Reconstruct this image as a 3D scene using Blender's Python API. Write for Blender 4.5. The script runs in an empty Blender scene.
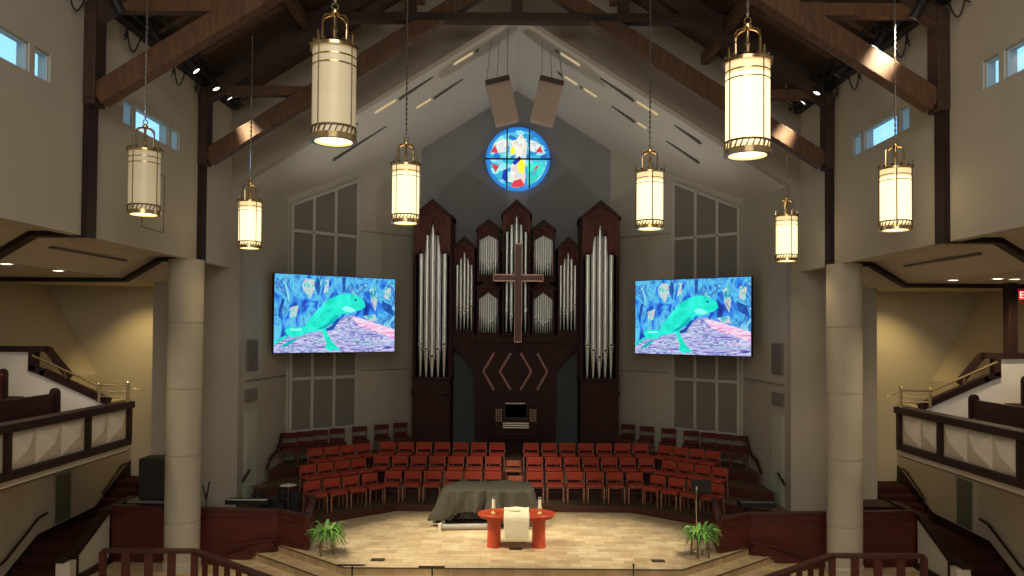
import bpy, bmesh, math, random
from mathutils import Vector, Matrix
random.seed(7)
PI = math.pi
COL = bpy.context.scene.collection
CZ = 5.3
# distances read off the photograph: f = 760 px, horizon 330, centre 515
def PX(px, Y): return (px - 515.0) / 760.0 * Y
def PZ(py, Y): return CZ + (330.0 - py) / 760.0 * Y

# ---------------------------------------------------------------- materials
def _nodes(name):
    m = bpy.data.materials.new(name); m.use_nodes = True
    nt = m.node_tree; b = nt.nodes['Principled BSDF']
    return m, nt, b
def mat(name, col, rough=.6, metal=0, var=.06, scale=6, bump=0, emit=None, es=0, spec=.5, stretch=None):
    m, nt, b = _nodes(name); N, L = nt.nodes, nt.links
    b.inputs['Roughness'].default_value = rough; b.inputs['Metallic'].default_value = metal
    b.inputs['Specular IOR Level'].default_value = spec
    tc = N.new('ShaderNodeTexCoord'); mp = N.new('ShaderNodeMapping'); L.new(tc.outputs['Object'], mp.inputs[0])
    if stretch: mp.inputs['Scale'].default_value = stretch
    no = N.new('ShaderNodeTexNoise'); no.inputs['Scale'].default_value = scale; no.inputs['Detail'].default_value = 4
    L.new(mp.outputs[0], no.inputs['Vector'])
    cr = N.new('ShaderNodeValToRGB'); L.new(no.outputs['Fac'], cr.inputs[0])
    cr.color_ramp.elements[0].position = .3; cr.color_ramp.elements[1].position = .7
    cr.color_ramp.elements[0].color = tuple(c * (1 - var) for c in col) + (1,)
    cr.color_ramp.elements[1].color = tuple(min(1, c * (1 + var)) for c in col) + (1,)
    L.new(cr.outputs[0], b.inputs['Base Color'])
    if bump:
        bp = N.new('ShaderNodeBump'); bp.inputs['Strength'].default_value = bump; bp.inputs['Distance'].default_value = .01
        L.new(no.outputs['Fac'], bp.inputs['Height']); L.new(bp.outputs[0], b.inputs['Normal'])
    if emit:
        b.inputs['Emission Color'].default_value = tuple(emit) + (1,); b.inputs['Emission Strength'].default_value = es
    return m
def wood(name, dark, light, stretch=(1, 1, 8), rough=.4, scale=3.0, spec=.5):
    m, nt, b = _nodes(name); N, L = nt.nodes, nt.links
    b.inputs['Roughness'].default_value = rough; b.inputs['Specular IOR Level'].default_value = spec
    tc = N.new('ShaderNodeTexCoord'); mp = N.new('ShaderNodeMapping'); L.new(tc.outputs['Object'], mp.inputs[0])
    mp.inputs['Scale'].default_value = stretch
    no = N.new('ShaderNodeTexNoise'); no.inputs['Scale'].default_value = scale; no.inputs['Detail'].default_value = 6
    no.inputs['Distortion'].default_value = .6
    L.new(mp.outputs[0], no.inputs['Vector'])
    cr = N.new('ShaderNodeValToRGB'); L.new(no.outputs['Fac'], cr.inputs[0])
    cr.color_ramp.elements[0].position = .32; cr.color_ramp.elements[1].position = .68
    cr.color_ramp.elements[0].color = dark + (1,); cr.color_ramp.elements[1].color = light + (1,)
    L.new(cr.outputs[0], b.inputs['Base Color'])
    return m
def boards(name, dark, light, gap, width=.14, axis='Y'):
    m, nt, b = _nodes(name); N, L = nt.nodes, nt.links
    b.inputs['Roughness'].default_value = .65
    tc = N.new('ShaderNodeTexCoord'); mp = N.new('ShaderNodeMapping'); L.new(tc.outputs['Object'], mp.inputs[0])
    if axis == 'Y': mp.inputs['Rotation'].default_value = (0, 0, PI / 2)
    br = N.new('ShaderNodeTexBrick'); L.new(mp.outputs[0], br.inputs['Vector'])
    br.inputs['Color1'].default_value = dark + (1,); br.inputs['Color2'].default_value = light + (1,)
    br.inputs['Mortar'].default_value = gap + (1,); br.inputs['Scale'].default_value = 1
    br.inputs['Mortar Size'].default_value = .006; br.inputs['Brick Width'].default_value = 2.4
    br.inputs['Row Height'].default_value = width
    L.new(br.outputs[0], b.inputs['Base Color'])
    return m
def tiles(name, c1, c2, mortar, w=.62, h=.3):
    m, nt, b = _nodes(name); N, L = nt.nodes, nt.links
    b.inputs['Roughness'].default_value = .42
    tc = N.new('ShaderNodeTexCoord')
    br = N.new('ShaderNodeTexBrick'); L.new(tc.outputs['Object'], br.inputs['Vector'])
    br.inputs['Color1'].default_value = c1 + (1,); br.inputs['Color2'].default_value = c2 + (1,)
    br.inputs['Mortar'].default_value = mortar + (1,); br.inputs['Scale'].default_value = 1
    br.inputs['Mortar Size'].default_value = .006; br.inputs['Brick Width'].default_value = w
    br.inputs['Row Height'].default_value = h; br.offset_frequency = 2
    no = N.new('ShaderNodeTexNoise'); no.inputs['Scale'].default_value = 2.6; no.inputs['Detail'].default_value = 5
    L.new(tc.outputs['Object'], no.inputs['Vector'])
    mx = N.new('ShaderNodeMixRGB'); mx.blend_type = 'OVERLAY'; mx.inputs[0].default_value = .55
    L.new(br.outputs[0], mx.inputs[1]); L.new(no.outputs['Fac'], mx.inputs[2]); L.new(mx.outputs[0], b.inputs['Base Color'])
    return m
def emit(name, col, s, tex=None):
    m, nt, b = _nodes(name)
    b.inputs['Base Color'].default_value = tuple(c * .5 for c in col) + (1,)
    b.inputs['Emission Color'].default_value = tuple(col) + (1,); b.inputs['Emission Strength'].default_value = s
    b.inputs['Roughness'].default_value = .4
    return m
def emit_tex(name, cols, s, scale=3., stretch=(1, 1, 1), kind='noise', rot=(0, 0, 0)):
    """several colours of a picture or a pane, spread by a texture; it gives off light"""
    m, nt, b = _nodes(name); N, L = nt.nodes, nt.links
    b.inputs['Base Color'].default_value = (.02, .02, .02, 1); b.inputs['Roughness'].default_value = .3
    tc = N.new('ShaderNodeTexCoord'); mp = N.new('ShaderNodeMapping'); L.new(tc.outputs['Object'], mp.inputs[0])
    mp.inputs['Scale'].default_value = stretch; mp.inputs['Rotation'].default_value = rot
    if kind == 'noise':
        no = N.new('ShaderNodeTexNoise'); no.inputs['Detail'].default_value = 3; no.inputs['Distortion'].default_value = 1.2; out = no.outputs['Fac']
    else:
        no = N.new('ShaderNodeTexVoronoi'); out = no.outputs['Color']
    no.inputs['Scale'].default_value = scale; L.new(mp.outputs[0], no.inputs['Vector'])
    cr = N.new('ShaderNodeValToRGB'); e = cr.color_ramp.elements
    src = out
    if kind != 'noise':
        sp = N.new('ShaderNodeSeparateColor'); L.new(out, sp.inputs[0]); src = sp.outputs[0]
    L.new(src, cr.inputs[0])
    lo, hi = (.3, .7) if kind == 'noise' else (0., 1.)
    n = len(cols)
    while len(e) < n: e.new(.5)
    for i, c in enumerate(cols):
        e[i].position = lo + (hi - lo) * i / (n - 1); e[i].color = tuple(c) + (1,)
    L.new(cr.outputs[0], b.inputs['Emission Color']); b.inputs['Emission Strength'].default_value = s
    return m

M = {}
M['wall'] = mat('warm_grey_paint', (.50, .465, .40), .85, var=.03, scale=1.3, spec=.25)
M['wallend'] = mat('taupe_paint', (.40, .365, .32), .85, var=.03, scale=1.3, spec=.25)
M['chancel'] = mat('chancel_plaster', (.44, .415, .35), .85, var=.05, scale=1.0, spec=.2)
M['back'] = mat('dark_grey_plaster', (.25, .25, .26), .9, var=.05, scale=1, spec=.2)
M['soffit'] = mat('cream_plaster', (.58, .52, .42), .85, var=.03, scale=1.5, spec=.2)
M['white'] = mat('white_paint', (.78, .76, .74), .6, var=.02)
M['panelcream'] = mat('cream_panel', (.66, .60, .50), .6, var=.03)
M['trim'] = mat('light_trim_paint', (.47, .45, .40), .6, var=.02)
M['fabric'] = mat('grey_acoustic_fabric', (.20, .19, .165), .95, var=.1, scale=60, bump=.2, spec=.1)
M['stone'] = mat('cast_stone', (.50, .46, .37), .75, var=.05, scale=3, bump=.1, spec=.3)
M['groove'] = mat('shadow_joint', (.20, .17, .13), .9)
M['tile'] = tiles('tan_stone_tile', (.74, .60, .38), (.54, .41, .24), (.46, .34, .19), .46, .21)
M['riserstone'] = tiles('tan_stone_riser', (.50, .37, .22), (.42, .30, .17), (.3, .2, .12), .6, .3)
M['nosing'] = mat('dark_step_nosing', (.09, .055, .03), .7)
M['truss'] = wood('honey_timber', (.080, .038, .017), (.150, .072, .031), (6, 1, 1), .55)
M['trussdark'] = wood('dark_timber', (.035, .018, .012), (.065, .034, .02), (1, 1, 6), .6)
M['roof'] = boards('dark_roof_boards', (.042, .021, .012), (.062, .032, .018), (.02, .011, .006), .16, 'Y')
M['rafter'] = wood('roof_rafter_timber', (.060, .03, .015), (.11, .056, .028), (5, 1, 1), .6)
M['cherry'] = wood('cherry_wood', (.060, .010, .008), (.10, .017, .012), (1, 1, 5), .38)
M['cherryH'] = wood('cherry_wood_rail', (.042, .011, .009), (.070, .017, .012), (6, 1, 1), .4)
M['organ'] = wood('organ_case_mahogany', (.020, .0055, .0045), (.042, .0105, .008), (1, 1, 6), .55, spec=.2)
M['organlt'] = wood('organ_carving', (.050, .012, .009), (.095, .023, .016), (2, 2, 2), .5, spec=.25)
M['organblk'] = mat('organ_interior', (.012, .010, .010), .9)
M['slate'] = mat('blue_grey_curtain', (.07, .085, .09), .9, var=.15, scale=14, stretch=(8, 8, .4))
M['dwood'] = wood('dark_walnut', (.018, .008, .008), (.038, .016, .014), (3, 3, 1), .5, spec=.3)
M['pew'] = wood('pew_oxblood_wood', (.035, .010, .010), (.065, .018, .016), (1, 5, 1), .35)
M['pewcap'] = wood('pew_cap_orange', (.22, .05, .02), (.3, .075, .03), (1, 5, 1), .4)
M['choirfloor'] = mat('dark_brown_carpet', (.10, .068, .042), .95, var=.2, scale=40, spec=.1)
M['choirface'] = wood('choir_riser_face', (.050, .013, .009), (.080, .019, .012), (4, 4, 1), .5)
M['stair'] = mat('oxblood_stair_carpet', (.05, .016, .014), .9, var=.15, scale=30, spec=.1)
M['seat'] = mat('red_upholstery', (.36, .058, .034), .75, var=.10, scale=25, spec=.2)
M['tanseat'] = wood('orange_brown_wood', (.30, .09, .035), (.42, .14, .055), (5, 1, 1), .5)
M['chairleg'] = mat('brushed_bronze_leg', (.36, .19, .13), .4, .25, var=.05)
M['chairframe'] = wood('chair_frame_wood', (.12, .03, .02), (.2, .05, .03), (1, 1, 6), .45)
M['tred'] = wood('red_lacquer_table', (.44, .060, .026), (.54, .085, .036), (2, 2, 2), .28)
M['linen'] = mat('cream_linen', (.80, .74, .55), .9, var=.04, scale=30, bump=.15)
M['wax'] = mat('ivory_wax', (.97, .93, .78), .5, emit=(1, .9, .6), es=.0)
M['dolly'] = mat('dull_grey_metal', (.42, .41, .36), .6, .2)
M['chrome'] = mat('polished_metal', (.75, .74, .70), .2, .9, var=.02)
M['glassy'] = mat('amber_glass_cup', (.75, .55, .28), .15, .0, var=.02, spec=.9)
M['brass'] = mat('polished_brass', (.62, .47, .25), .22, .95, var=.04)
M['bronze'] = mat('aged_bronze', (.13, .09, .05), .5, .5, var=.1)
M['rail_gold'] = mat('brass_rail', (.72, .60, .36), .25, .85, var=.03)
M['black'] = mat('matte_black', (.012, .012, .013), .6, var=.1)
M['blackcloth'] = mat('charcoal_cover_cloth', (.075, .072, .058), .85, var=.12, scale=9, spec=.25)
M['spk'] = mat('brown_speaker_cabinet', (.46, .36, .31), .8, var=.05, scale=20)
M['spktop'] = mat('speaker_top_dark', (.08, .055, .045), .8)
M['seatdk'] = mat('dark_maroon_upholstery', (.085, .020, .018), .8, var=.10, scale=25, spec=.2)
M['chev'] = wood('light_chevron_wood', (.26, .11, .08), (.34, .15, .11), (3, 3, 3), .5)
M['pipe'] = mat('tin_organ_pipe', (.80, .82, .80), .30, .65, var=.06, scale=2, stretch=(8, 8, 1))
M['leaf'] = mat('fern_green', (.11, .30, .045), .6, var=.35, scale=9)
M['leaf2'] = mat('fern_green_light', (.24, .48, .10), .6, var=.25, scale=9)
M['soil'] = mat('potting_soil', (.03, .02, .012), .95)
M['pot'] = mat('cream_glazed_pot', (.62, .56, .42), .4, var=.05)
M['standwood'] = wood('pale_stand_wood', (.17, .10, .05), (.26, .16, .09), (1, 1, 5), .5)
M['paper'] = mat('sheet_paper', (.55, .56, .46), .8)
M['plate'] = mat('bronze_floor_plate', (.09, .065, .035), .5, .4)
M['grille'] = mat('warm_grey_grille', (.17, .155, .14), .8)
M['doorgreen'] = mat('pale_green_door', (.46, .50, .40), .6, var=.04)
M['opening'] = mat('olive_glass_shade', (.15, .15, .11), .4, var=.05)
M['cable'] = mat('black_cable', (.02, .018, .016), .6)
M['steel'] = mat('steel_wire', (.25, .23, .2), .4, .7)
M['crosswood'] = wood('walnut_cross_wood', (.07, .026, .018), (.11, .04, .026), (1, 1, 6), .45)
M['crossedge'] = wood('pale_cross_edge', (.62, .36, .24), (.75, .46, .32), (1, 1, 4), .45)
def shade_mat(name, col, s, top=1.0):
    m, nt, b = _nodes(name)
    b.inputs['Base Color'].default_value = (.62, .55, .40, 1); b.inputs['Roughness'].default_value = .35
    b.inputs['Emission Color'].default_value = col + (1,); b.inputs['Emission Strength'].default_value = s
    return m
M['glow'] = shade_mat('lit_opal_glass', (1, .78, .38), 1.9)
M['glowmid'] = shade_mat('softly_lit_opal_glass', (1, .72, .34), .95)
M['glowlow'] = shade_mat('dim_opal_glass', (1, .80, .45), .22)
M['glowdim'] = shade_mat('faint_glow_opal_glass', (1, .78, .42), .20)  # faint glow built into the glass of the unlit pendants
M['glowbase'] = emit('glowing_lens', (1, .80, .45), 3.2)
M['spotface'] = emit('lit_spot_lens', (1, .93, .8), 9)
M['downface'] = emit('lit_downlight_lens', (1, .88, .65), 9)
M['slotlit'] = emit('lit_cove_lamp', (1, .78, .42), .42)
M['slotdark'] = mat('dark_ceiling_slot', (.10, .095, .08), .9)

# ---------------------------------------------------------------- mesh builder
class MB:
    def __init__(s): s.v = []; s.f = []; s.m = []; s.t = None
    def add(s, vs, fs, mi=0):
        o = len(s.v); s.v += [Vector(p) for p in vs]
        for f in fs: s.f.append([o + i for i in f]); s.m.append(mi)
        return s
    def box(s, x0, x1, y0, y1, z0, z1, mi=0):
        x0, x1 = min(x0, x1), max(x0, x1); y0, y1 = min(y0, y1), max(y0, y1); z0, z1 = min(z0, z1), max(z0, z1)
        return s.add([(x0, y0, z0), (x1, y0, z0), (x1, y1, z0), (x0, y1, z0), (x0, y0, z1), (x1, y0, z1), (x1, y1, z1), (x0, y1, z1)],
              [(0, 3, 2, 1), (4, 5, 6, 7), (0, 1, 5, 4), (1, 2, 6, 5), (2, 3, 7, 6), (3, 0, 4, 7)], mi)
    def bar(s, p, q, w, h, mi=0, up=(0, 0, 1)):
        p, q = Vector(p), Vector(q); d = (q - p).normalized(); up = Vector(up)
        if abs(d.dot(up)) > .98: up = Vector((0, 1, 0))
        a = d.cross(up).normalized() * (w / 2); b = a.cross(d).normalized() * (h / 2)
        vs = [p - a - b, p + a - b, p + a + b, p - a + b, q - a - b, q + a - b, q + a + b, q - a + b]
        return s.add(vs, [(0, 1, 2, 3), (7, 6, 5, 4), (0, 4, 5, 1), (1, 5, 6, 2), (2, 6, 7, 3), (3, 7, 4, 0)], mi)
    def prism(s, poly, vec, mi=0, mi2=None):
        n = len(poly); vec = Vector(vec); P = [Vector(p) for p in poly]
        s.add(P + [p + vec for p in P], [], mi); o = len(s.v) - 2 * n
        s.f.append([o + i for i in range(n)][::-1]); s.m.append(mi)
        s.f.append([o + n + i for i in range(n)]); s.m.append(mi)
        for i in range(n):
            j = (i + 1) % n; s.f.append([o + i, o + j, o + n + j, o + n + i]); s.m.append(mi if mi2 is None else mi2)
        return s
    def tube(s, pts, r, n=8, mi=0, cap=True, closed=False):
        P = [Vector(p) for p in pts]; K = len(P); R = r if isinstance(r, (list, tuple)) else [r] * K
        o = len(s.v); up = None
        for i, p in enumerate(P):
            if closed: d = (P[(i + 1) % K] - P[i - 1])
            else: d = (P[min(i + 1, K - 1)] - P[max(i - 1, 0)])
            d = d.normalized() if d.length > 1e-9 else Vector((0, 0, 1))
            if up is None: up = Vector((0, 0, 1)) if abs(d.z) < .9 else Vector((1, 0, 0))
            a = d.cross(up)
            if a.length < 1e-6: a = d.cross(Vector((0, 1, 0)))
            a.normalize(); b = a.cross(d).normalized(); up = b
            for k in range(n):
                t = 2 * PI * k / n; s.v.append(p + (a * math.cos(t) + b * math.sin(t)) * R[i])
        for i in range(K if closed else K - 1):
            i2 = (i + 1) % K
            for k in range(n):
                k2 = (k + 1) % n; s.f.append([o + i * n + k, o + i * n + k2, o + i2 * n + k2, o + i2 * n + k]); s.m.append(mi)
        if cap and not closed:
            s.f.append([o + k for k in range(n)][::-1]); s.m.append(mi)
            s.f.append([o + (K - 1) * n + k for k in range(n)]); s.m.append(mi)
        return s
    def lathe(s, prof, c=(0, 0, 0), n=24, mi=0, a0=0, mat4=None):
        o = len(s.v); c = Vector(c); K = len(prof)
        for (r, z) in prof:
            for k in range(n):
                t = a0 + 2 * PI * k / n; p = Vector((r * math.cos(t), r * math.sin(t), z))
                if mat4 is not None: p = mat4 @ p
                s.v.append(c + p)
        for i in range(K - 1):
            for k in range(n):
                k2 = (k + 1) % n; s.f.append([o + i * n + k, o + i * n + k2, o + (i + 1) * n + k2, o + (i + 1) * n + k]); s.m.append(mi)
        s.f.append([o + k for k in range(n)][::-1]); s.m.append(mi)
        s.f.append([o + (K - 1) * n + k for k in range(n)]); s.m.append(mi)
        return s
    def ring(s, R, h, w, z, c=(0, 0, 0), n=28, mi=0):
        """flat band: outer radius R, height h, wall w"""
        o = len(s.v); c = Vector(c)
        for (r, zz) in ((R, z), (R, z + h), (R - w, z + h), (R - w, z)):
            for k in range(n):
                t = 2 * PI * k / n; s.v.append(c + Vector((r * math.cos(t), r * math.sin(t), zz)))
        for i in range(4):
            j = (i + 1) % 4
            for k in range(n):
                k2 = (k + 1) % n; s.f.append([o + i * n + k, o + i * n + k2, o + j * n + k2, o + j * n + k]); s.m.append(mi)
        return s
    def ball(s, c, r, n=10, mi=0, sq=(1, 1, 1)):
        prof = [(max(1e-4, r * math.sin(PI * i / 6)), -r * math.cos(PI * i / 6)) for i in range(7)]
        return s.lathe(prof, c, n, mi, mat4=Matrix.Diagonal(Vector(sq)))
    def grid(s, fn, nu, nv, mi=0):
        o = len(s.v)
        for j in range(nv + 1):
            for i in range(nu + 1): s.v.append(Vector(fn(i / nu, j / nv)))
        for j in range(nv):
            for i in range(nu):
                a = o + j * (nu + 1) + i; s.f.append([a, a + 1, a + nu + 2, a + nu + 1]); s.m.append(mi)
        return s
    def xf(s, mtx):
        s.v = [mtx @ p for p in s.v]; return s
    def build(s, name, mats, parent=None, world=False, root=None, bevel=0, smooth=35, solid=0, sub=0):
        me = bpy.data.meshes.new(name)
        vs = s.v
        if world and parent is not None:
            rt = root or parent; inv = (Matrix.Translation(rt.location) @ Matrix.Rotation(rt.rotation_euler.z, 4, 'Z')).inverted()
            vs = [inv @ p for p in s.v]
        bm = bmesh.new(); bv = [bm.verts.new(p) for p in vs]
        for f, mi in zip(s.f, s.m):
            try:
                fc = bm.faces.new([bv[i] for i in f]); fc.material_index = mi
            except ValueError: pass
        bmesh.ops.recalc_face_normals(bm, faces=bm.faces)
        if smooth:
            lim = math.radians(smooth)
            for f in bm.faces: f.smooth = True
            for e in bm.edges:
                if len(e.link_faces) == 2 and e.calc_face_angle(0) > lim: e.smooth = False
        bm.to_mesh(me); bm.free()
        if not isinstance(mats, (list, tuple)): mats = [mats]
        for m in mats: me.materials.append(M[m] if isinstance(m, str) else m)
        o = bpy.data.objects.new(name, me); COL.objects.link(o)
        if parent is not None: o.parent = parent
        if solid:
            md = o.modifiers.new('thick', 'SOLIDIFY'); md.thickness = solid; md.offset = 0
        if bevel:
            md = o.modifiers.new('bevel', 'BEVEL'); md.width = bevel; md.segments = 2; md.limit_method = 'ANGLE'
        return o
def tag(o, label=None, cat=None, group=None, kind=None):
    if label: o['label'] = label
    if cat: o['category'] = cat
    if group: o['group'] = group
    if kind: o['kind'] = kind
    return o
def thing(name, label, cat, loc=(0, 0, 0), rz=0, group=None):
    o = bpy.data.objects.new(name, None); COL.objects.link(o); o.empty_display_size = .1
    o.location = loc; o.rotation_euler = (0, 0, rz)
    return tag(o, label, cat, group)
def struct(mb, name, mats, parent=None, **kw):
    o = mb.build(name, mats, parent, **kw)
    if parent is None: o['kind'] = 'structure'
    return o
def sthing(name, loc=(0, 0, 0)):
    o = bpy.data.objects.new(name, None); COL.objects.link(o); o.location = loc; o['kind'] = 'structure'; return o
def copy_tree(o, parent=None):
    c = o.copy(); COL.objects.link(c); c.parent = parent
    for ch in list(o.children): copy_tree(ch, c)
    return c
ORD = ['first', 'second', 'third', 'fourth', 'fifth', 'sixth', 'seventh', 'eighth', 'ninth', 'tenth', 'eleventh', 'twelfth']
SIDE = {-1: 'left', 1: 'right'}

def pane_mat():
    m = bpy.data.materials.new('window_glass'); m.use_nodes = True; nt = m.node_tree; N, L = nt.nodes, nt.links
    N.remove(N['Principled BSDF']); out = N['Material Output']
    tr = N.new('ShaderNodeBsdfTransparent'); gl = N.new('ShaderNodeBsdfGlossy'); gl.inputs['Roughness'].default_value = .05
    tr.inputs[0].default_value = (.93, .97, 1, 1)
    mx = N.new('ShaderNodeMixShader'); mx.inputs[0].default_value = .06
    L.new(tr.outputs[0], mx.inputs[1]); L.new(gl.outputs[0], mx.inputs[2]); L.new(mx.outputs[0], out.inputs[0]); return m
M['pane'] = pane_mat()
M['ceilw'] = mat('chancel_ceiling_plaster', (.60, .58, .53), .85, var=.02, scale=1, spec=.2)
# ================================================================= THE SETTING
W = 7.1; ZS = 6.8; ZE = 10.9; SL = .63; YE = 18.9; YB = -6.0
RIDGE = ZE + W * SL
# floors
struct(MB().box(-13.2, 13.2, YB, 20.7, -.2, 0), 'floor', 'tile')
def stepoly(Yf, xc, ye, xe, z0, z1, name):
    p = [(-xc, Yf, z0), (xc, Yf, z0), (xe, ye, z0), (xe, 19.0, z0), (-xe, 19.0, z0), (-xe, ye, z0)]
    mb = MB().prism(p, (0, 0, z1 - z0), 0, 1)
    # dark line under each edge
    e = [(-xe, ye), (-xc, Yf), (xc, Yf), (xe, ye)]
    return mb, e
root = sthing('platform_steps', (0, 15, 0))
lv = [(14.70, 3.66, 17.25, 6.66, 0, .167), (15.06, 3.53, 17.25, 6.10, .167, .333), (15.42, 3.4, 17.25, 5.54, .333, .5)]
for i, a in enumerate(lv):
    if i == 2:
        p = [(-3.4, 15.42, .333), (3.4, 15.42, .333), (5.22, 16.97, .333), (5.3, 20.3, .333), (-5.3, 20.3, .333), (-5.22, 16.97, .333)]
        mb = MB().prism(p, (0, 0, .167), 0, 1); e = [(-5.22, 16.97), (-3.4, 15.42), (3.4, 15.42), (5.22, 16.97)]
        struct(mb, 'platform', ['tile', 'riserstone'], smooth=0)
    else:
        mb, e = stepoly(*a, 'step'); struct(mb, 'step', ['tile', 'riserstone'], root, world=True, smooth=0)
    n = MB()
    for (x0, y0), (x1, y1) in zip(e, e[1:]):
        n.bar((x0, y0 - .004, a[5] - .014), (x1, y1 - .004, a[5] - .014), .02, .02)
    n.build('step_nosing', 'nosing', root, world=True)

# choir risers
A = math.radians(40)
def path(d, s):
    """d = distance behind the front edge; s = signed arc length from the centre"""
    bx = 3.1 + .364 * d; Y0 = 20.15 + d; sg = 1 if s >= 0 else -1; a = abs(s)
    if a <= bx: return Vector((s, Y0)), 0
    e = a - bx
    return Vector((sg * (bx + e * math.cos(A)), Y0 - e * math.sin(A))), -sg * A
def edge_at_x(d, x):
    bx = 3.1 + .364 * d
    return Vector((x, 20.15 + d - max(0, abs(x) - bx) * math.tan(A)))
RZ = [.67, .94, 1.21, 1.49]; RD = [0, .85, 1.7, 2.55]
root = sthing('choir_risers', (0, 21, .5))
for i in range(4):
    d = RD[i]; bx = 3.1 + .364 * d; z0 = .5 if i == 0 else RZ[i - 1] - .02
    if i == 0: pr = [(bx, 20.15), (4.88, 18.66), (4.45, 16.66), (5.26, 17.12), (6.84, 17.3), (6.84, 19.2), (6.6, 22.0), (3.2, 25.1)]
    else:
        xo = 6.7 if i == 1 else 6.62 if i == 2 else 6.6
        yo = edge_at_x(d, xo).y
        pr = [(bx, 20.15 + d), (xo, yo)] + ([(6.6, 22.0)] if yo < 21.9 else []) + [(3.2, 25.1)]
    poly = [(x, y, z0) for x, y in pr] + [(-x, y, z0) for x, y in pr[::-1]]
    MB().prism(poly, (0, 0, RZ[i] - z0), 0, 1).build('riser', ['choirfloor', 'choirface'], root, world=True, smooth=0)

# side walls of the nave (upper) with their clerestory openings
GR = [(9.20, 9.55), (9.65, 11.0), (11.12, 11.50), (13.65, 14.0), (14.10, 15.45), (15.57, 15.95)]
wz0, wz1 = 9.0, 9.44
k = 0
for s in (-1, 1):
    mb = MB(); x0, x1 = s * W, s * (W + .2)
    mb.box(x0, x1, YB, YE, ZS, wz0); mb.box(x0, x1, YB, YE, wz1, ZE + .3)
    ys = [YB] + [v for g in GR for v in g] + [YE]
    for a, b in zip(ys[::2], ys[1::2]): mb.box(x0, x1, a, b, wz0, wz1)
    struct(mb, 'wall_' + SIDE[s], 'wall', smooth=0)
    for (a, b) in GR:
        k += 1
        w = sthing('window_%d' % k, (s * (W + .36), (a + b) / 2, wz0))
        f = MB(); xf0, xf1 = s * (W + .04), s * (W + .08); t = .025
        f.box(xf0, xf1, a, b, wz0, wz0 + t).box(xf0, xf1, a, b, wz1 - t, wz1).box(xf0, xf1, a, a + t, wz0, wz1).box(xf0, xf1, b - t, b, wz0, wz1)
        f.build('window_frame', 'trim', w, world=True)
        MB().box(s * (W + .055), s * (W + .065), a + t, b - t, wz0 + t, wz1 - t).build('glass_pane', 'pane', w, world=True)
# roof
for s in (-1, 1):
    p = [(s * (W + .6), YB, ZE - .6 * SL), (0, YB, RIDGE), (0, YB, RIDGE + .25), (s * (W + .6), YB, ZE - .6 * SL + .25)]
    struct(MB().prism(p, (0, YE - YB + .3, 0)), 'ceiling_' + SIDE[s], 'roof', smooth=0)
for n, Y in enumerate((9.8, 11.3, 14.3, 15.8)):
    for s in (-1, 1):
        struct(MB().bar((s * (W + .05), Y, ZE - .10), (0, Y, RIDGE - .13), .14, .24), 'rafter', 'rafter')
for s in (-1, 1):
    for xx in (2.4, 4.7):
        z = RIDGE - xx * SL - .32
        struct(MB().box(s * xx - .09, s * xx + .09, 4, YE, z - .12, z + .12), 'purlin', 'rafter')
# trusses
for Y in (12.52, 17.02):
    r = sthing('roof_truss', (0, Y, ZE))
    for s in (-1, 1):
        MB().bar((s * 6.92, Y, 9.12), (0, Y, 9.12 + 6.92 * SL), .26, .36).build('strut', 'truss', r, world=True, bevel=.012)
        MB().bar((s * 7.05, Y, ZE - .42), (0, Y, RIDGE - .42), .26, .32).build('principal_rafter', 'trussdark', r, world=True, bevel=.012)
        MB().box(s * 4.55, s * 7.0, Y - .1, Y + .1, 10.52, 10.74).build('tie_stub', 'truss', r, world=True, bevel=.012)
        MB().box(s * 2.28, s * 2.52, Y - .12, Y + .12, 12.3, 13.6).build('queen_post', 'trussdark', r, world=True, bevel=.01)
        mb = MB().box(s * W, s * (W - .2), Y - .17, Y + .17, 8.95, ZE - .3)
        mb.build('wall_post', 'trussdark', r, world=True, bevel=.012)
        MB().box(s * W, s * (W - .10), Y - .14, Y + .14, ZS - .02, 8.95).build('lower_wall_post', 'dwood', r, world=True)
    MB().box(-4.7, 4.7, Y - .13, Y + .13, 12.22, 12.42).build('tie_beam', 'trussdark', r, world=True, bevel=.012)
    MB().box(-.13, .13, Y - .12, Y + .12, 12.4, RIDGE - .4).build('king_post', 'trussdark', r, world=True, bevel=.01)

# nave end wall with its gable opening
mb = MB(); OX, OZ, OA = 6.86, 8.95, 13.28
for s in (-1, 1):
    mb.box(s * OX, s * 9.0, YE, YE + .3, 0, ZS + .2)
    mb.prism([(s * OX, YE, ZS + .2), (s * OX, YE, OZ), (0, YE, OA), (0, YE, RIDGE + .1), (s * (W + .3), YE, ZE), (s * (W + .3), YE, ZS + .2)], (0, .3, 0))
struct(mb, 'wall_end', 'wallend', smooth=0)
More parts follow.
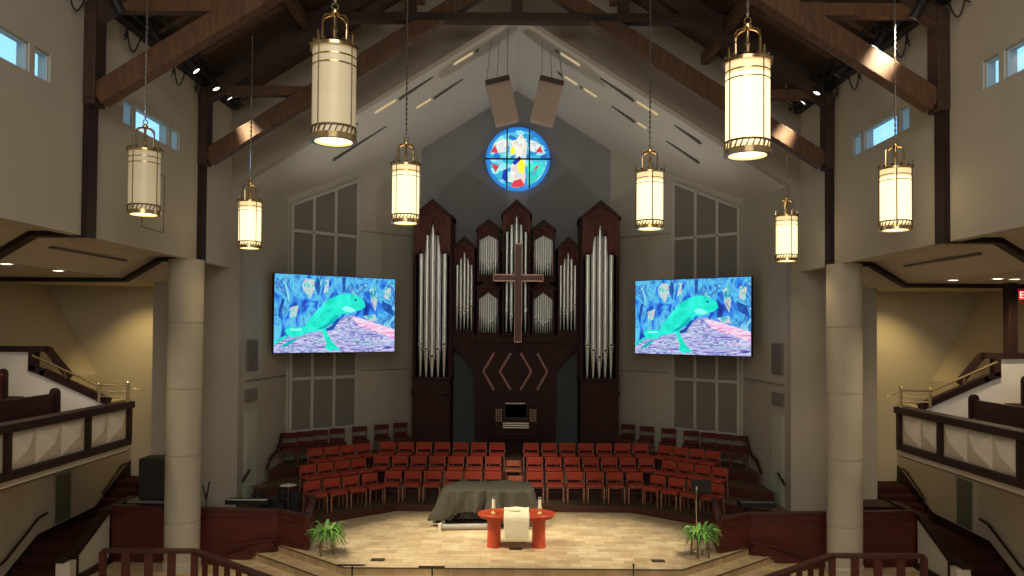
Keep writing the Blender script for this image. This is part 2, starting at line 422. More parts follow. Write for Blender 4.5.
# aisles: ceilings, outer walls
for s in (-1, 1):
    prof = [(W + .2, 6.87), (7.97, 6.87), (8.75, 6.40), (12.9, 6.40), (12.9, 6.6), (8.8, 6.6), (8.0, 7.05), (W + .2, 7.05)]
    struct(MB().prism([(s * x, YB, z) for x, z in prof], (0, 26.6, 0)), 'ceiling_aisle_' + SIDE[s], 'soffit', smooth=0)
    for Y in (17.02, 12.52):
        m = MB(); pts = [(W + .05, 6.83), (7.97, 6.83), (8.75, 6.36), (12.7, 6.36)]
        for (xa, za), (xb, zb) in zip(pts, pts[1:]): m.bar((s * xa, Y, za), (s * xb, Y, zb), .22, .10)
        struct(m, 'ceiling_beam', 'dwood')
    m = MB()
    m.prism([(s * 12.6, YB, 6.4), (s * 11.25, YB, 4.03), (s * 11.25, YB, 3.2), (s * 13, YB, 3.2), (s * 13, YB, 6.4)], (0, 26.5, 0))
    m.box(s * 10.3, s * 10.6, 8, 20.5, 0, 3.4)
    m.box(s * 12.9, s * 13.2, YB, 20.6, -.1, 6.6)
    struct(m, 'wall_aisle_' + SIDE[s], 'soffit', smooth=0)
    struct(MB().box(s * 6.9, s * 13.2, 20.5, 20.8, 0, 7.0), 'wall_aisle_end_' + SIDE[s], 'soffit', smooth=0)
    struct(MB().box(s * 8.7, s * 9.0, 19.2, 20.5, 0, 6.6), 'wall_passage_' + SIDE[s], 'soffit', smooth=0)
struct(MB().box(-13.2, 13.2, YB - .3, YB, -.2, RIDGE + .4), 'wall_rear', 'wall', smooth=0)

# chancel
for s in (-1, 1):
    p = [(0, YE + .3, OA), (s * 7.3, YE + .3, OA - 7.3 * SL), (s * 7.3, YE + .3, OA - 7.3 * SL + .3), (0, YE + .3, OA + .3)]
    struct(MB().prism(p, (0, 6.6, 0)), 'ceiling_chancel_' + SIDE[s], 'ceilw', smooth=0)
    p = [(s * 3.15, 25.2, .4), (s * 6.6, 22.0, .4), (s * 6.9, 22.0, .4), (s * 6.9, 22.35, .4), (s * 3.3, 25.6, .4)]
    struct(MB().prism(p, (0, 0, 11.4)), 'wall_angled_' + SIDE[s], 'chancel', smooth=0)
    p = [(s * 6.6, 22.0, .4), (s * OX, YE + .3, .4), (s * 7.1, YE + .3, .4), (s * 6.95, 22.3, .4)]
    struct(MB().prism(p, (0, 0, 8.9)), 'wall_chancel_' + SIDE[s], 'chancel', smooth=0)
struct(MB().box(-3.6, 3.6, 25.2, 25.5, .4, 13.6), 'wall_back', 'back', smooth=0)

# ceiling slots, vents
def cz(x): return OA - abs(x) * SL
for s in (-1, 1):
    for Y, x0, x1, lit in ((19.75, .9, 4.9, ((1.15, 1.65), (3.15, 3.7))), (21.2, 1.0, 5.2, ((1.35, 1.7), (1.9, 2.25), (3.4, 3.65)) if s > 0 else ((2.4, 2.8),))):
        t = sthing('ceiling_slot', (s * (x0 + x1) / 2, Y, cz((x0 + x1) / 2)))
        xs = sorted([x0, x1] + [v for l in lit for v in l]); nseg = 0
        for a, b in zip(xs, xs[1:]):
            L = any(abs(a - l[0]) < 1e-6 for l in lit)
            g = .08
            MB().bar((s * (a + g * (not L)), Y, cz(a) - .004), (s * (b - g * (not L)), Y, cz(b) - .004), .15 if L else .12, .02).build('slot_lamp' if L else 'slot', 'slotlit' if L else 'slotdark', t, world=True)
# aisle slot diffusers
for s in (-1, 1):
    struct(MB().bar((s * 8.22, 13.4, 6.70), (s * 8.22, 16.0, 6.70), .09, .03), 'air_slot', 'grille')

# columns
for s in (-1, 1):
    prof = [(.40, 0), (.40, .16), (.37, .20), (.37, 6.8)]
    for z in (1.05, 2.5, 3.95, 5.4):
        i = -1; prof[i:i] = [(.372, z - .02), (.355, z - .012), (.355, z + .012), (.372, z + .02)]
    c = struct(MB().lathe(prof, (s * 7.3, 16.85, 0), 40), 'column', 'stone', smooth=25)

# acoustic panel lattices on the angled walls
nA = Vector((3.2, 3.4)).normalized()
dv = Vector((6.6 - 3.15, 22.0 - 25.2)).normalized()      # along the angled wall, outwards (right side)
nrm = Vector((dv.y, -dv.x)); nrm = nrm if nrm.y < 0 else -nrm
def onA(x, off=0):
    t = (x - 3.15) / dv.x; p = Vector((3.15, 25.2)) + dv * t + nrm * off; return p
for s in (-1, 1):
    t = sthing('wall_panel_lattice', (s * onA(5.7).x, onA(5.7).y, 2.2))
    cols = [6.52, 6.02, 5.49, 4.93]; rows = [2.3, 3.83, 6.0, 8.15]
    def ztop(x): p = onA(x); return OA - p.x * SL - .28
    for xa, xb in zip(cols, cols[1:]):
        for i in range(4):
            z0 = rows[i]; za = rows[i + 1] if i < 3 else ztop(xa); zb = rows[i + 1] if i < 3 else ztop(xb)
            pa, pb = onA(xa, .02), onA(xb, .02)
            m = MB().prism([(s * pa.x, pa.y, z0), (s * pb.x, pb.y, z0), (s * pb.x, pb.y, zb), (s * pa.x, pa.y, za)], (0, .015, 0))
            m.build('fabric_panel', 'fabric', t, world=True)
    m = MB()
    for x in cols:
        p = onA(x, .04); m.bar((s * p.x, p.y, 2.2), (s * p.x, p.y, ztop(x) + .05), .09, .06, up=(s * nrm.x, nrm.y, 0))
    for z in rows:
        a, b = onA(cols[0], .04), onA(cols[-1], .04); m.bar((s * a.x, a.y, z), (s * b.x, b.y, z), .06, .09)
    a, b = onA(cols[0], .04), onA(cols[-1], .04); m.bar((s * a.x, a.y, ztop(cols[0])), (s * b.x, b.y, ztop(cols[-1])), .06, .09)
    m.build('lattice_frame', 'trim', t, world=True)
    # thin joints across the angled wall
    for z in (8.35, 4.0):
        a, b = onA(4.8, .004), onA(3.4, .004); struct(MB().bar((s * a.x, a.y, z), (s * b.x, b.y, z), .02, .025), 'trim_joint', 'groove')
# things on the side walls of the chancel
def onB(Y, off): return (OX - .0929 * (Y - YE) - off)
for s in (-1, 1):
    def pan(Y0, Y1, z0, z1, off=.03): 
        return MB().prism([(s * onB(Y0, off), Y0, z0), (s * onB(Y1, off), Y1, z0), (s * onB(Y1, off), Y1, z1), (s * onB(Y0, off), Y0, z1)], (s * .025, 0, 0))
    g = thing('wall_grille', 'tall narrow grey louvre grille on the %s chancel side wall above the small square panel' % SIDE[s], 'grille', (s * onB(19.6, .02), 19.6, 4.2), 0)
    pan(19.35, 19.95, 4.2, 5.0).build('grille_frame', 'grille', g, world=True)
    m = MB()
    for q in range(12): m.bar((s * onB(19.38, .04), 19.38, 4.26 + q * .062), (s * onB(19.92, .04), 19.92, 4.26 + q * .062), .015, .03)
    m.build('louvres', 'fabric', g, world=True)
    g = thing('wall_control_box', 'small square grey panel on the %s chancel side wall above the door' % SIDE[s], 'control panel', (s * onB(19.6, .02), 19.6, 3.4), 0)
    pan(19.3, 19.95, 3.42, 3.72).build('box', 'grille', g, world=True)
    pan(19.4, 19.85, 3.47, 3.67, .045).build('cover', 'fabric', g, world=True)
    d = sthing('door_%d' % (1 if s < 0 else 2), (s * onB(19.6, .02), 19.6, .67))
    pan(19.25, 20.0, .68, 3.2, .02).build('door_frame', 'trim', d, world=True)
    pan(19.33, 19.92, .70, 3.1, .035).build('door_panel', 'doorgreen', d, world=True)
    struct(MB().bar((s * onB(19.3, .004), 19.3, 3.95), (s * onB(21.9, .004), 21.9, 3.95), .02, .02), 'trim_joint', 'groove')
    # handrail stepping down that wall
    h = thing('handrail', 'dark wavy handrail stepping down the %s chancel side wall beside the choir rows' % SIDE[s], 'handrail', (s * 6.6, 21, 1.5), 0)
    pts = [(21.75, 2.30), (21.45, 2.28), (21.1, 1.90), (20.75, 1.80), (20.45, 1.52)]
    m = MB().tube([(s * (onB(Y, .09)), Y, z) for Y, z in pts], .038, 8); m.build('rail', 'dwood', h, world=True)
    for Y, z in (pts[1], pts[3]): MB().tube([(s * onB(Y, .09), Y, z), (s * onB(Y, .0), Y, z - .05)], .012, 6).build('bracket', 'dwood', h, world=True)
    h = thing('handrail', 'short dark handrail beside the door on the %s chancel side wall' % SIDE[s], 'handrail', (s * 6.8, 19, 1.2), 0)
    MB().tube([(s * onB(19.05, .08), 19.05, PZ(483, 19)), (s * onB(19.45, .08), 19.45, PZ(472, 19.3))], .03, 8).build('rail', 'dwood', h, world=True)
    MB().tube([(s * onB(19.25, .08), 19.25, PZ(478, 19)), (s * onB(19.25, 0), 19.25, PZ(478, 19) - .04)], .012, 6).build('bracket', 'dwood', h, world=True)

# access panel outline on the left wall
m = MB(); xx = -W + .006
for (a, b, c, d) in ((14.38, 14.41, 7.2, 8.35), (15.27, 15.3, 7.2, 8.35), (14.38, 15.3, 7.2, 7.22), (14.38, 15.3, 8.33, 8.35)): m.box(xx - .02, xx, a, b, c, d)
struct(m, 'trim_access_panel', 'groove')

# rose window
r = sthing('window_rose', (.06, 25.1, 10.96)); C = Vector((.06, 25.12, 10.96)); R = 1.06
def disc(R0, R1, y, th, n=56):
    m = MB(); o = 0
    P = []
    for i in range(n):
        t = 2 * PI * i / n; P.append((math.cos(t), math.sin(t)))
    vs = []
    for rr in (R0, R1):
        for yy in (y, y + th):
            for cx, cy in P: vs.append((C.x + rr * cx, yy, C.z + rr * cy))
    fs = []
    for i in range(n):
        j = (i + 1) % n
        fs += [(i, j, 2 * n + j, 2 * n + i), (n + i, 3 * n + i, 3 * n + j, n + j), (2 * n + i, 2 * n + j, 3 * n + j, 3 * n + i), (i, n + i, n + j, j)]
    return m.add(vs, fs)
M['rosebg'] = emit_tex('stained_glass_blue', [(.01, .12, .55), (.02, .45, .75), (.35, .9, .95), (.02, .55, .6), (.03, .25, .8)], 1.0, 4.2, kind='vor', stretch=(1, 1, 1.6))
M['roserim'] = emit('stained_glass_blue_rim', (.015, .20, .62), 1.0)
M['rosewhite'] = emit_tex('stained_glass_white', [(.55, .75, .9), (.95, .95, .85), (.98, .98, .98), (.75, .85, .55), (.9, .7, .75)], .95, 7., kind='vor')
M['rosered'] = emit('stained_glass_red', (.75, .04, .06), .9)
M['roseyel'] = emit('stained_glass_yellow', (.95, .72, .03), 1.2)
M['rosegreen'] = emit_tex('stained_glass_green', [(.02, .5, .45), (.05, .75, .6), (.02, .35, .5)], 1.2, 4., kind='vor')
M['rosedeep'] = emit('stained_glass_cobalt', (.01, .03, .45), .9)
disc(.96, R, 25.06, .1).build('outer_ring', 'roserim', r, world=True)
disc(.001, .97, 25.08, .06).build('glass_field', 'rosebg', r, world=True)
def gl(pts, m, dy, nm):
    MB().prism([(C.x + u * R, 25.078 - dy, C.z + v * R) for u, v in pts], (0, .006, 0)).build(nm, m, r, world=True)
gl([(-.28, .55), (-.05, .62), (.1, .8), (.3, .5), (.27, .2), (.22, -.2), (.25, -.55), (.2, -.8), (-.1, -.75), (-.3, -.7), (-.2, -.2), (-.05, .1), (-.22, .25)], 'rosewhite', .008, 'white_glass')
gl([(-.8, .3), (-.75, .5), (-.5, .62), (-.3, .6), (-.32, .22), (-.6, .2)], 'rosewhite', .006, 'white_glass')
gl([(.35, .62), (.6, .55), (.78, .3), (.5, .22), (.33, .3)], 'rosewhite', .006, 'white_glass')
gl([(.3, -.1), (.8, -.1), (.75, -.45), (.5, -.75), (.3, -.8)], 'rosegreen', .006, 'green_glass')
gl([(.02, -.05), (.15, .0), (.24, -.2), (.18, -.45), (.05, -.42), (-.02, -.22)], 'roseyel', .014, 'yellow_glass')
gl([(-.26, .3), (-.12, .42), (-.08, .25), (-.2, .1)], 'roseyel', .014, 'yellow_glass')
gl([(-.85, .2), (-.62, .2), (-.72, .45)], 'rosered', .014, 'red_glass')
gl([(-.82, -.15), (-.58, -.22), (-.7, -.42)], 'rosered', .014, 'red_glass')
gl([(.55, .22), (.78, .2), (.7, .42)], 'rosered', .014, 'red_glass')
gl([(.5, -.4), (.68, -.2), (.56, -.22)], 'rosered', .014, 'red_glass')
gl([(-.12, -.68), (.1, -.62), (.22, -.82), (-.02, -.9), (-.22, -.85)], 'rosered', .016, 'red_glass')
gl([(-.18, -.1), (.05, .1), (.12, .0), (-.1, -.2)], 'rosedeep', .016, 'cobalt_glass')
gl([(-.45, -.35), (-.32, -.3), (-.34, -.75), (-.5, -.6)], 'rosedeep', .012, 'cobalt_glass')
m = MB(); z = C.z
m.box(C.x - 1.04 * R, C.x + 1.04 * R, 25.03, 25.08, z - .024, z + .024)
for u in (-.34, .36):
    h = math.sqrt(1 - u * u) * R; m.box(C.x + u * R - .022, C.x + u * R + .022, 25.03, 25.08, z - h, z + h)
m.build('mullion', 'black', r, world=True)

# ---------------------------------------------------------------- wood enclosure walls beside the choir
for s in (-1, 1):
    t = thing('choir_screen', 'low cherry panelled screen wall %s of the platform, behind the stone column' % SIDE[s], 'low wall', (s * 5.2, 17, 0))
    def seg(a, b, z0, z1, th, mt, nm, prj=0):
        (xa, ya), (xb, yb) = a, b
        MB().bar((s * xa, ya, (z0 + z1) / 2), (s * xb, yb, (z0 + z1) / 2), th, z1 - z0).build(nm, mt, t, world=True, bevel=.006)
        return t.children[-1]
    P = [(4.86, 18.55), (4.45, 16.55), (5.25, 17.02), (9.10, 17.35)]
    for i, (a, b) in enumerate(zip(P, P[1:])):
        z0 = .5 if i < 2 else 0
        pn = seg(a, b, z0, 1.20, .09, 'cherry', 'panel')
        seg(a, b, 1.20, 1.27, .15, 'cherryH', 'cap_rail')
        da = Vector((b[0] - a[0], b[1] - a[1])).normalized(); L = (Vector(b) - Vector(a)).length
        n = max(1, round(L / 1.0)); nn = Vector((da.y, -da.x)); nn = nn if (nn.y < 0) else -nn
        if i == 0: nn = Vector((-1, .1)).normalized()
        for j in range(n):
            p0 = Vector(a) + da * (L * j / n + .08) + nn * .052; p1 = Vector(a) + da * (L * (j + 1) / n - .08) + nn * .052
            for z in (z0 + .1, 1.08): MB().bar((s * p0.x, p0.y, z), (s * p1.x, p1.y, z), .018, .028).build('panel_moulding', 'cherryH', pn, world=True, root=t)
    # thin rail climbing beside the side steps
    h = thing('handrail', 'thin cherry handrail climbing the %s end of the platform steps' % SIDE[s], 'handrail', (s * 6, 16.9, .5))
    a, b = (s * 6.55, 16.98, .42), (s * 5.22, 16.83, .66)
    MB().bar(a, b, .05, .04).build('rail', 'choirface', h, world=True)
    MB().bar((s * 6.5, 17.0, .05), (s * 5.3, 16.88, .56), .04, .22).build('skirt_board', 'cherry', h, world=True)
# ---------------------------------------------------------------- aisle stairs below the balconies
for s in (-1, 1):
    t = thing('aisle_stair', 'dark oxblood stair rising under the %s balcony' % SIDE[s], 'stairs', (s * 9.7, 16, 0))
    for i in range(4):
        MB().box(s * 9.30, s * 10.28, 15.3 + i * .32, 18.9, i * .165 + .001, (i + 1) * .165).build('step', 'stair', t, world=True)
    for i in range(4):
        MB().box(s * 9.30, s * 10.28, 18.7 + i * .32, 20.45, .66 + i * .165 + .001, .66 + (i + 1) * .165).build('step', 'stair', t, world=True)
    m = MB()
    m.prism([(s * 10.27, 15.4, .0), (s * 10.27, 15.4, .25), (s * 10.27, 16.5, .82), (s * 10.27, 18.7, .90), (s * 10.27, 20.4, 1.75), (s * 10.27, 20.4, .6), (s * 10.27, 16.5, .3)], (-s * .03, 0, 0))
    m.build('wall_string', 'dwood', t, world=True)
    # inner cheek wall
    t = thing('stair_cheek_wall', 'low cream cheek wall with dark cap between the stair and the %s screen wall' % SIDE[s], 'low wall', (s * 9.2, 16.4, 0))
    MB().prism([(s * 9.12, 16.05, 0), (s * 9.12, 17.25, 0), (s * 9.12, 17.25, 1.10), (s * 9.12, 16.05, .5)], (s * .12, 0, 0)).build('wall_body', 'panelcream', t, world=True)
    MB().box(s * 8.98, s * 9.27, 15.5, 15.72, 0, .52).build('end_post', 'panelcream', t, world=True)
    m = MB()
    pts = [(15.45, .56), (16.0, .58), (17.2, 1.16), (18.4, 1.2)]
    for a, b in zip(pts, pts[1:]): m.bar((s * 9.18, a[0], a[1]), (s * 9.18, b[0], b[1]), .2, .08)
    m.build('cap', 'dwood', t, world=True)
    MB().box(s * 9.1, s * 9.16, 15.74, 16.03, 0, .5).build('dark_post', 'dwood', t, world=True)
    MB().box(s * 9.02, s * 9.12, 16.05, 17.25, 0, .12).build('skirting', 'dwood', t, world=True)
    # wall handrails and the narrow window in the lower wall
    for nm, pts in (('lower', [(15.25, .55), (15.4, .60), (16.45, 1.18), (16.75, 1.22)]), ('upper', [(19.0, 1.0), (19.05, 1.22), (19.9, 1.7), (20.1, 1.72)])):
        h = thing('handrail', 'dark %s handrail on the cream wall of the %s aisle stair' % (nm, SIDE[s]), 'handrail', (s * 10.2, pts[0][0], pts[0][1]))
        MB().tube([(s * 10.22, y, z) for y, z in pts], .028, 8).build('rail', 'dwood', h, world=True)
        for y, z in (pts[1], pts[2]): MB().tube([(s * 10.22, y, z), (s * 10.30, y, z - .05)], .012, 6).build('bracket', 'dwood', h, world=True)
    w = sthing('window_aisle_%s' % SIDE[s], (s * 10.3, 17.4, .9))
    MB().box(s * 10.29, s * 10.31, 17.06, 17.80, .80, 2.02).build('window_frame', 'trim', w, world=True)
    MB().box(s * 10.275, s * 10.30, 17.14, 17.71, .88, 1.95).build('glass_pane', 'opening', w, world=True)
# ================================================================= BALCONIES
for s in (-1, 1):
    sd = SIDE[s]
    b = sthing('balcony_' + sd, (s * 8.0, 12, 2.8))
    Y0, Y1 = 5.0, 15.9
    MB().box(s * 7.93, s * 8.22, Y0, Y1 + .04, 3.62, 3.76).build('cap_rail', 'dwood', b, world=True, bevel=.01)
    MB().box(s * 7.97, s * 8.12, Y0, Y1, 2.86, 2.99).build('lower_rail', 'dwood', b, world=True)
    MB().box(s * 8.06, s * 8.16, Y0, Y1, 2.99, 3.62).build('backing', 'panelcream', b, world=True)
    MB().box(s * 8.04, s * 11.3, Y0, Y1, 2.72, 2.86).build('slab', 'soffit', b, world=True)
    MB().prism([(s * 8.04, Y1, 2.72), (s * 10.3, Y1, 2.55), (s * 10.3, Y1, 2.74), (s * 8.04, Y1, 2.74)], (0, Y0 - Y1, 0)).build('soffit', 'soffit', b, world=True)
    div = [15.85, 14.33, 12.06, 9.8, 7.5, 5.1]
    for y in div: MB().box(s * 7.965, s * 8.06, y - .05, y + .05, 2.99, 3.62).build('divider', 'dwood', b, world=True)
    for i, (ya, yb) in enumerate(zip(div, div[1:])):
        n = 2 if i == 0 else 3; m = MB(); ya -= .05; yb += .05
        w = (ya - yb) / n
        for q in range(n):
            a, c = ya - w * q, ya - w * (q + 1); xm = s * 8.05; z0, z1 = 3.0, 3.61
            m.add([(xm, a, z0), (xm, c, z0), (xm, c, z1), (xm, a, z1), (s * 7.93, (a + c) / 2, (z0 + z1) / 2)], [(0, 1, 4), (1, 2, 4), (2, 3, 4), (3, 0, 4)])
        m.build('pyramid_panel', 'panelcream', b, world=True, smooth=0)
    # floor steps of the balcony
    for i in range(3): MB().box(s * (8.2 + i), s * 11.24, Y0, Y1 - .05, 2.86 + i * .33, 3.19 + i * .33 - .001).build('floor_step', 'stair', b, world=True)
    # stepped end wall: white, with dark trims
    t = thing('balcony_end_wall', 'white sloping end wall with dark trim at the far end of the %s balcony' % sd, 'parapet', (s * 9.5, 15.9, 2.9))
    Ye = 15.93
    MB().prism([(s * 8.3, Ye, 2.88), (s * 8.3, Ye, 3.66), (s * 8.62, Ye, 3.72), (s * 10.1, Ye, 4.42), (s * 10.1, Ye, 4.76), (s * 11.24, Ye, 4.76), (s * 11.24, Ye, 2.88)], (0, .12, 0)).build('wall_body', 'white', t, world=True)
    up = (0, 1, 0); yy = Ye + .04
    m = MB()
    m.bar((s * 8.5, yy, 3.74), (s * 9.9, yy, 4.36), .17, .13)
    m.bar((s * 9.82, yy, 4.32), (s * 10.15, yy, 4.44), .17, .12)
    m.build('sloping_trim', 'dwood', t, world=True)
    m = MB().box(s * 10.02, s * 10.16, yy - .085, yy + .085, 4.40, 4.88); m.build('upright_trim', 'dwood', t, world=True)
    MB().box(s * 9.82, s * 11.3, yy - .09, yy + .09, 4.77, 4.89).build('level_trim', 'dwood', t, world=True)
    MB().bar((s * 9.87, yy + .1, 4.83), (s * 9.38, yy + .1, 4.24), .12, .13).build('brace_trim', 'dwood', t, world=True)
    if s > 0: MB().box(10.32, 10.5, yy - .1, yy + .1, 4.88, 6.36).build('tall_post', 'dwood', t, world=True)
    # brass rail
    h = thing('brass_handrail', 'polished brass handrail on the sloping end wall of the %s balcony' % sd, 'handrail', (s * 8.6, 15.9, 3.8))
    pts = [(10.0, 15.78, 4.70), (8.66, 15.78, 4.10), (8.0, 15.82, 4.10)]
    MB().tube([(s * x, y, z) for x, y, z in pts], .024, 8).build('rail', 'rail_gold', h, world=True)
    MB().tube([(s * 8.62, 15.8, 3.96), (s * 8.0, 15.82, 3.96)], .014, 6).build('cross_rail', 'rail_gold', h, world=True)
    MB().tube([(s * 8.62, 15.8, 3.86), (s * 8.0, 15.82, 3.86)], .014, 6).build('cross_rail', 'rail_gold', h, world=True)
    for x, z in ((8.62, 4.10), (8.02, 4.12)):
        MB().lathe([(.05, 3.755), (.05, 3.775), (.032, 3.78), (.032, z + .02), (.04, z + .03), (.02, z + .06)], (s * x, 15.8, 0), 12).build('post', 'rail_gold', h, world=True)
    MB().tube([(s * 9.33, 15.78, 4.40), (s * 9.35, 15.86, 4.22)], .014, 6).build('bracket', 'rail_gold', h, world=True)
    MB().tube([(s * 7.98, 15.85, 4.05), (s * 7.75, 15.85, 3.98), (s * 7.7, 15.85, 4.03)], .012, 6).build('end_curl', 'rail_gold', h, world=True)
    # pews
    for i, (x, zt, zf) in enumerate(((8.72, 4.02, 3.19), (9.72, 4.38, 3.52))):
        nm = ('front', 'rear')[i]
        p = thing('pew', 'dark oxblood pew, the %s one of the two on the %s balcony' % (nm, sd), 'pew', (s * x, 12, zf))
        L0, L1 = 8.0, 14.42
        MB().bar((s * (x - .02), L0, (zf + zt) / 2 + .1), (s * (x - .02), L1, (zf + zt) / 2 + .1), .05, zt - zf - .2).build('backrest', 'pew', p, world=True)
        MB().box(s * (x + .02), s * (x + .5), L0, L1, zf + .38, zf + .44).build('seat', 'pew', p, world=True)
        MB().bar((s * (x + .0), L0, zt - .0), (s * x, L1, zt - .0), .07, .035).build('top_cap', 'pewcap' if i else 'pew', p, world=True)
        for yy in (L1, L0):
            prof = [(-.09, 0), (-.09, zt - zf + .02)] + [(-.0 + .09 * -math.cos(a * PI / 6), zt - zf + .03 + .09 * math.sin(a * PI / 6)) for a in range(1, 6)] + [(.09, zt - zf + .02), (.14, .72), (.3, .56), (.5, .54), (.5, 0)]
            MB().prism([(s * (x + u), yy, zf + v) for u, v in prof], (0, .07, 0)).build('end_panel', 'dwood', p, world=True, smooth=50)
    # recessed downlights
for i, (x, Y) in enumerate(((-8.85, 14.7), (-8.85, 13.2), (9.0, 15.6), (9.6, 15.1), (10.0, 15.2))):
    w = ('nearest the sloping ceiling end', 'second, closer to the wall opening edge', 'innermost', 'middle', 'outermost')[i]
    lab = ['bright recessed downlight in the left aisle ceiling, the right one of the two', 'bright recessed downlight in the left aisle ceiling, the left one of the two',
           'bright recessed downlight in the right aisle ceiling, farthest from the exit sign', 'bright recessed downlight in the right aisle ceiling, the middle of three',
           'bright recessed downlight in the right aisle ceiling, right above the exit sign'][i]
    t = thing('recessed_downlight', lab, 'ceiling light', (x, Y, 6.4), 0, 'recessed aisle downlights')
    MB().ring(.13, .02, .035, -.02).build('trim_ring', 'white', t)
    MB().lathe([(.001, -.012), (.095, -.012), (.095, 0), (.001, 0)], n=20).build('lens', 'downface', t)
    l = bpy.data.lights.new('downlight', 'SPOT'); l.energy = 90; l.color = (1, .80, .5); l.spot_size = 2.3; l.spot_blend = .6; l.shadow_soft_size = .08
    o = bpy.data.objects.new('downlight_lamp', l); COL.objects.link(o); o.location = (x, Y, 6.36)
# exit sign
t = thing('exit_sign', 'red lit exit sign hanging at the right edge beside the tall dark post', 'sign', (10.615, 15.7, 5.98))
MB().box(-.22, .22, 0, .06, 0, .22).build('case', 'black', t)
MB().tube([(0, .03, .22), (0, .03, .42)], .012, 6).build('hanger', 'black', t)
M['exitred'] = emit('lit_red_sign_face', (.85, .02, .02), 1.2); M['exitlet'] = emit('lit_sign_letters', (1, .55, .5), 1.8)
MB().box(-.205, .205, -.006, 0, .015, .205).build('face', 'exitred', t)
fc = bpy.data.curves.new('letters', 'FONT'); fc.body = 'EXIT'; fc.size = .19; fc.extrude = .003; fc.align_x = 'CENTER'; fc.align_y = 'CENTER'
fo = bpy.data.objects.new('letters', fc); COL.objects.link(fo); fo.parent = t; fo.location = (0, -.011, .11); fo.rotation_euler = (PI / 2, 0, 0); fc.materials.append(M['exitlet'])
bpy.context.view_layer.update()
me_ = bpy.data.meshes.new_from_object(fo.evaluated_get(bpy.context.evaluated_depsgraph_get()))
fm = bpy.data.objects.new('lettering', me_); COL.objects.link(fm); fm.parent = t; fm.location = fo.location; fm.rotation_euler = fo.rotation_euler
bpy.data.objects.remove(fo)

# ================================================================= LIGHT TRACKS, SPOTS, CABLES
def spot_light(loc, tgt, e, size, blend=.5, col=(1, .86, .62), r=.12, name='stage_spot'):
    l = bpy.data.lights.new(name, 'SPOT'); l.energy = e; l.color = col; l.spot_size = math.radians(size); l.spot_blend = blend; l.shadow_soft_size = r
    o = bpy.data.objects.new(name, l); COL.objects.link(o); o.location = loc
    o.rotation_euler = (Vector(tgt) - Vector(loc)).to_track_quat('-Z', 'Y').to_euler(); return o
for s in (-1, 1):
    sd = SIDE[s]
    t = thing('lighting_track', 'black lighting track running along the top of the %s wall' % sd, 'lighting track', (s * 6.75, 14, 10.85))
    m = MB()
    for dx, dz in ((-.14, .12), (.14, .12), (0, -.1)): m.tube([(s * 6.72 + dx, 7, 10.86 + dz), (s * 6.72 + dx, 18.6, 10.86 + dz)], .035, 6)
    m.build('chord', 'black', t, world=True)
    m = MB(); y = 7.2; q = 0
    while y < 18.4:
        a = (s * 6.72 - .14, y, 10.98); b = (s * 6.72, y + .3, 10.76); c = (s * 6.72 + .14, y + .6, 10.98)
        m.tube([a, b, c], .016, 5); m.tube([(s * 6.72 + .14, y, 10.98), b, (s * 6.72 - .14, y + .6, 10.98)], .016, 5); y += .6
    m.build('lacing', 'black', t, world=True)
    MB().box(s * 6.9, s * 7.08, 7, 18.8, 10.72, 11.0).build('cable_tray', 'black', t, world=True)
    tg = [(-2.5, 17.5, .5), (0, 18, .5), (2, 17, .5), (-1, 16.5, .5), (1.2, 20.5, .5)]
    for i, Y in enumerate((12.3, 13.6, 15.2, 16.3, 17.0)):
        on = (i in (2, 4, 3)) if s < 0 else (i in (0, 1, 3, 4))
        loc = Vector((s * 6.55, Y, 10.58))
        aim = (Vector((tg[i][0] * -s, tg[i][1], .5)) - loc).normalized()
        rot = Vector((0, 0, -1)).rotation_difference(aim).to_matrix().to_4x4()
        f = thing('spotlight', '%s black spotlight on the %s track, %s from the near end' % ('lit' if on else 'unlit', sd, ORD[i]), 'spotlight', loc, 0, 'track spotlights')
        MB().lathe([(.045, .18), (.07, .14), (.07, -.02), (.085, -.12), (.085, -.15), (.075, -.15), (.07, -.12)], n=16, mat4=rot).build('housing', 'black', f)
        hs_ = f.children[-1]
        MB().lathe([(.001, -.135), (.07, -.135), (.07, -.13), (.001, -.13)], n=16, mat4=rot).build('lens', 'spotface' if on else 'slotdark', hs_)
        MB().tube([(0, -.1, 0), (0, -.1, .14), (0, 0, .19), (0, .1, .14), (0, .1, 0)], .012, 5).build('yoke', 'black', f)
    # cable loops hanging on the wall
    for i, Y in enumerate((11.9, 13.7, 15.6, 16.7)):
        m = MB(); pts = []
        for a in range(13):
            u = a / 12; pts.append((s * (7.05 - .02), Y + .55 * u - .1, 10.72 - .42 * math.sin(PI * (u ** .7)) + .10 * u))
        m.tube(pts, .014, 5); m.ball((s * 7.04, Y - .1, 10.55), .04, 8)
        m.tube([(s * 7.04, Y - .1, 10.72), (s * 7.04, Y - .12, 10.5), (s * 7.04, Y - .2, 10.44)], .012, 5)
        tag(m.build('hanging_cable', 'cable'), 'looped black cable hanging on the %s wall below the track, %s from the near end' % (sd, ORD[i]), 'cable', 'cable loops on the walls')
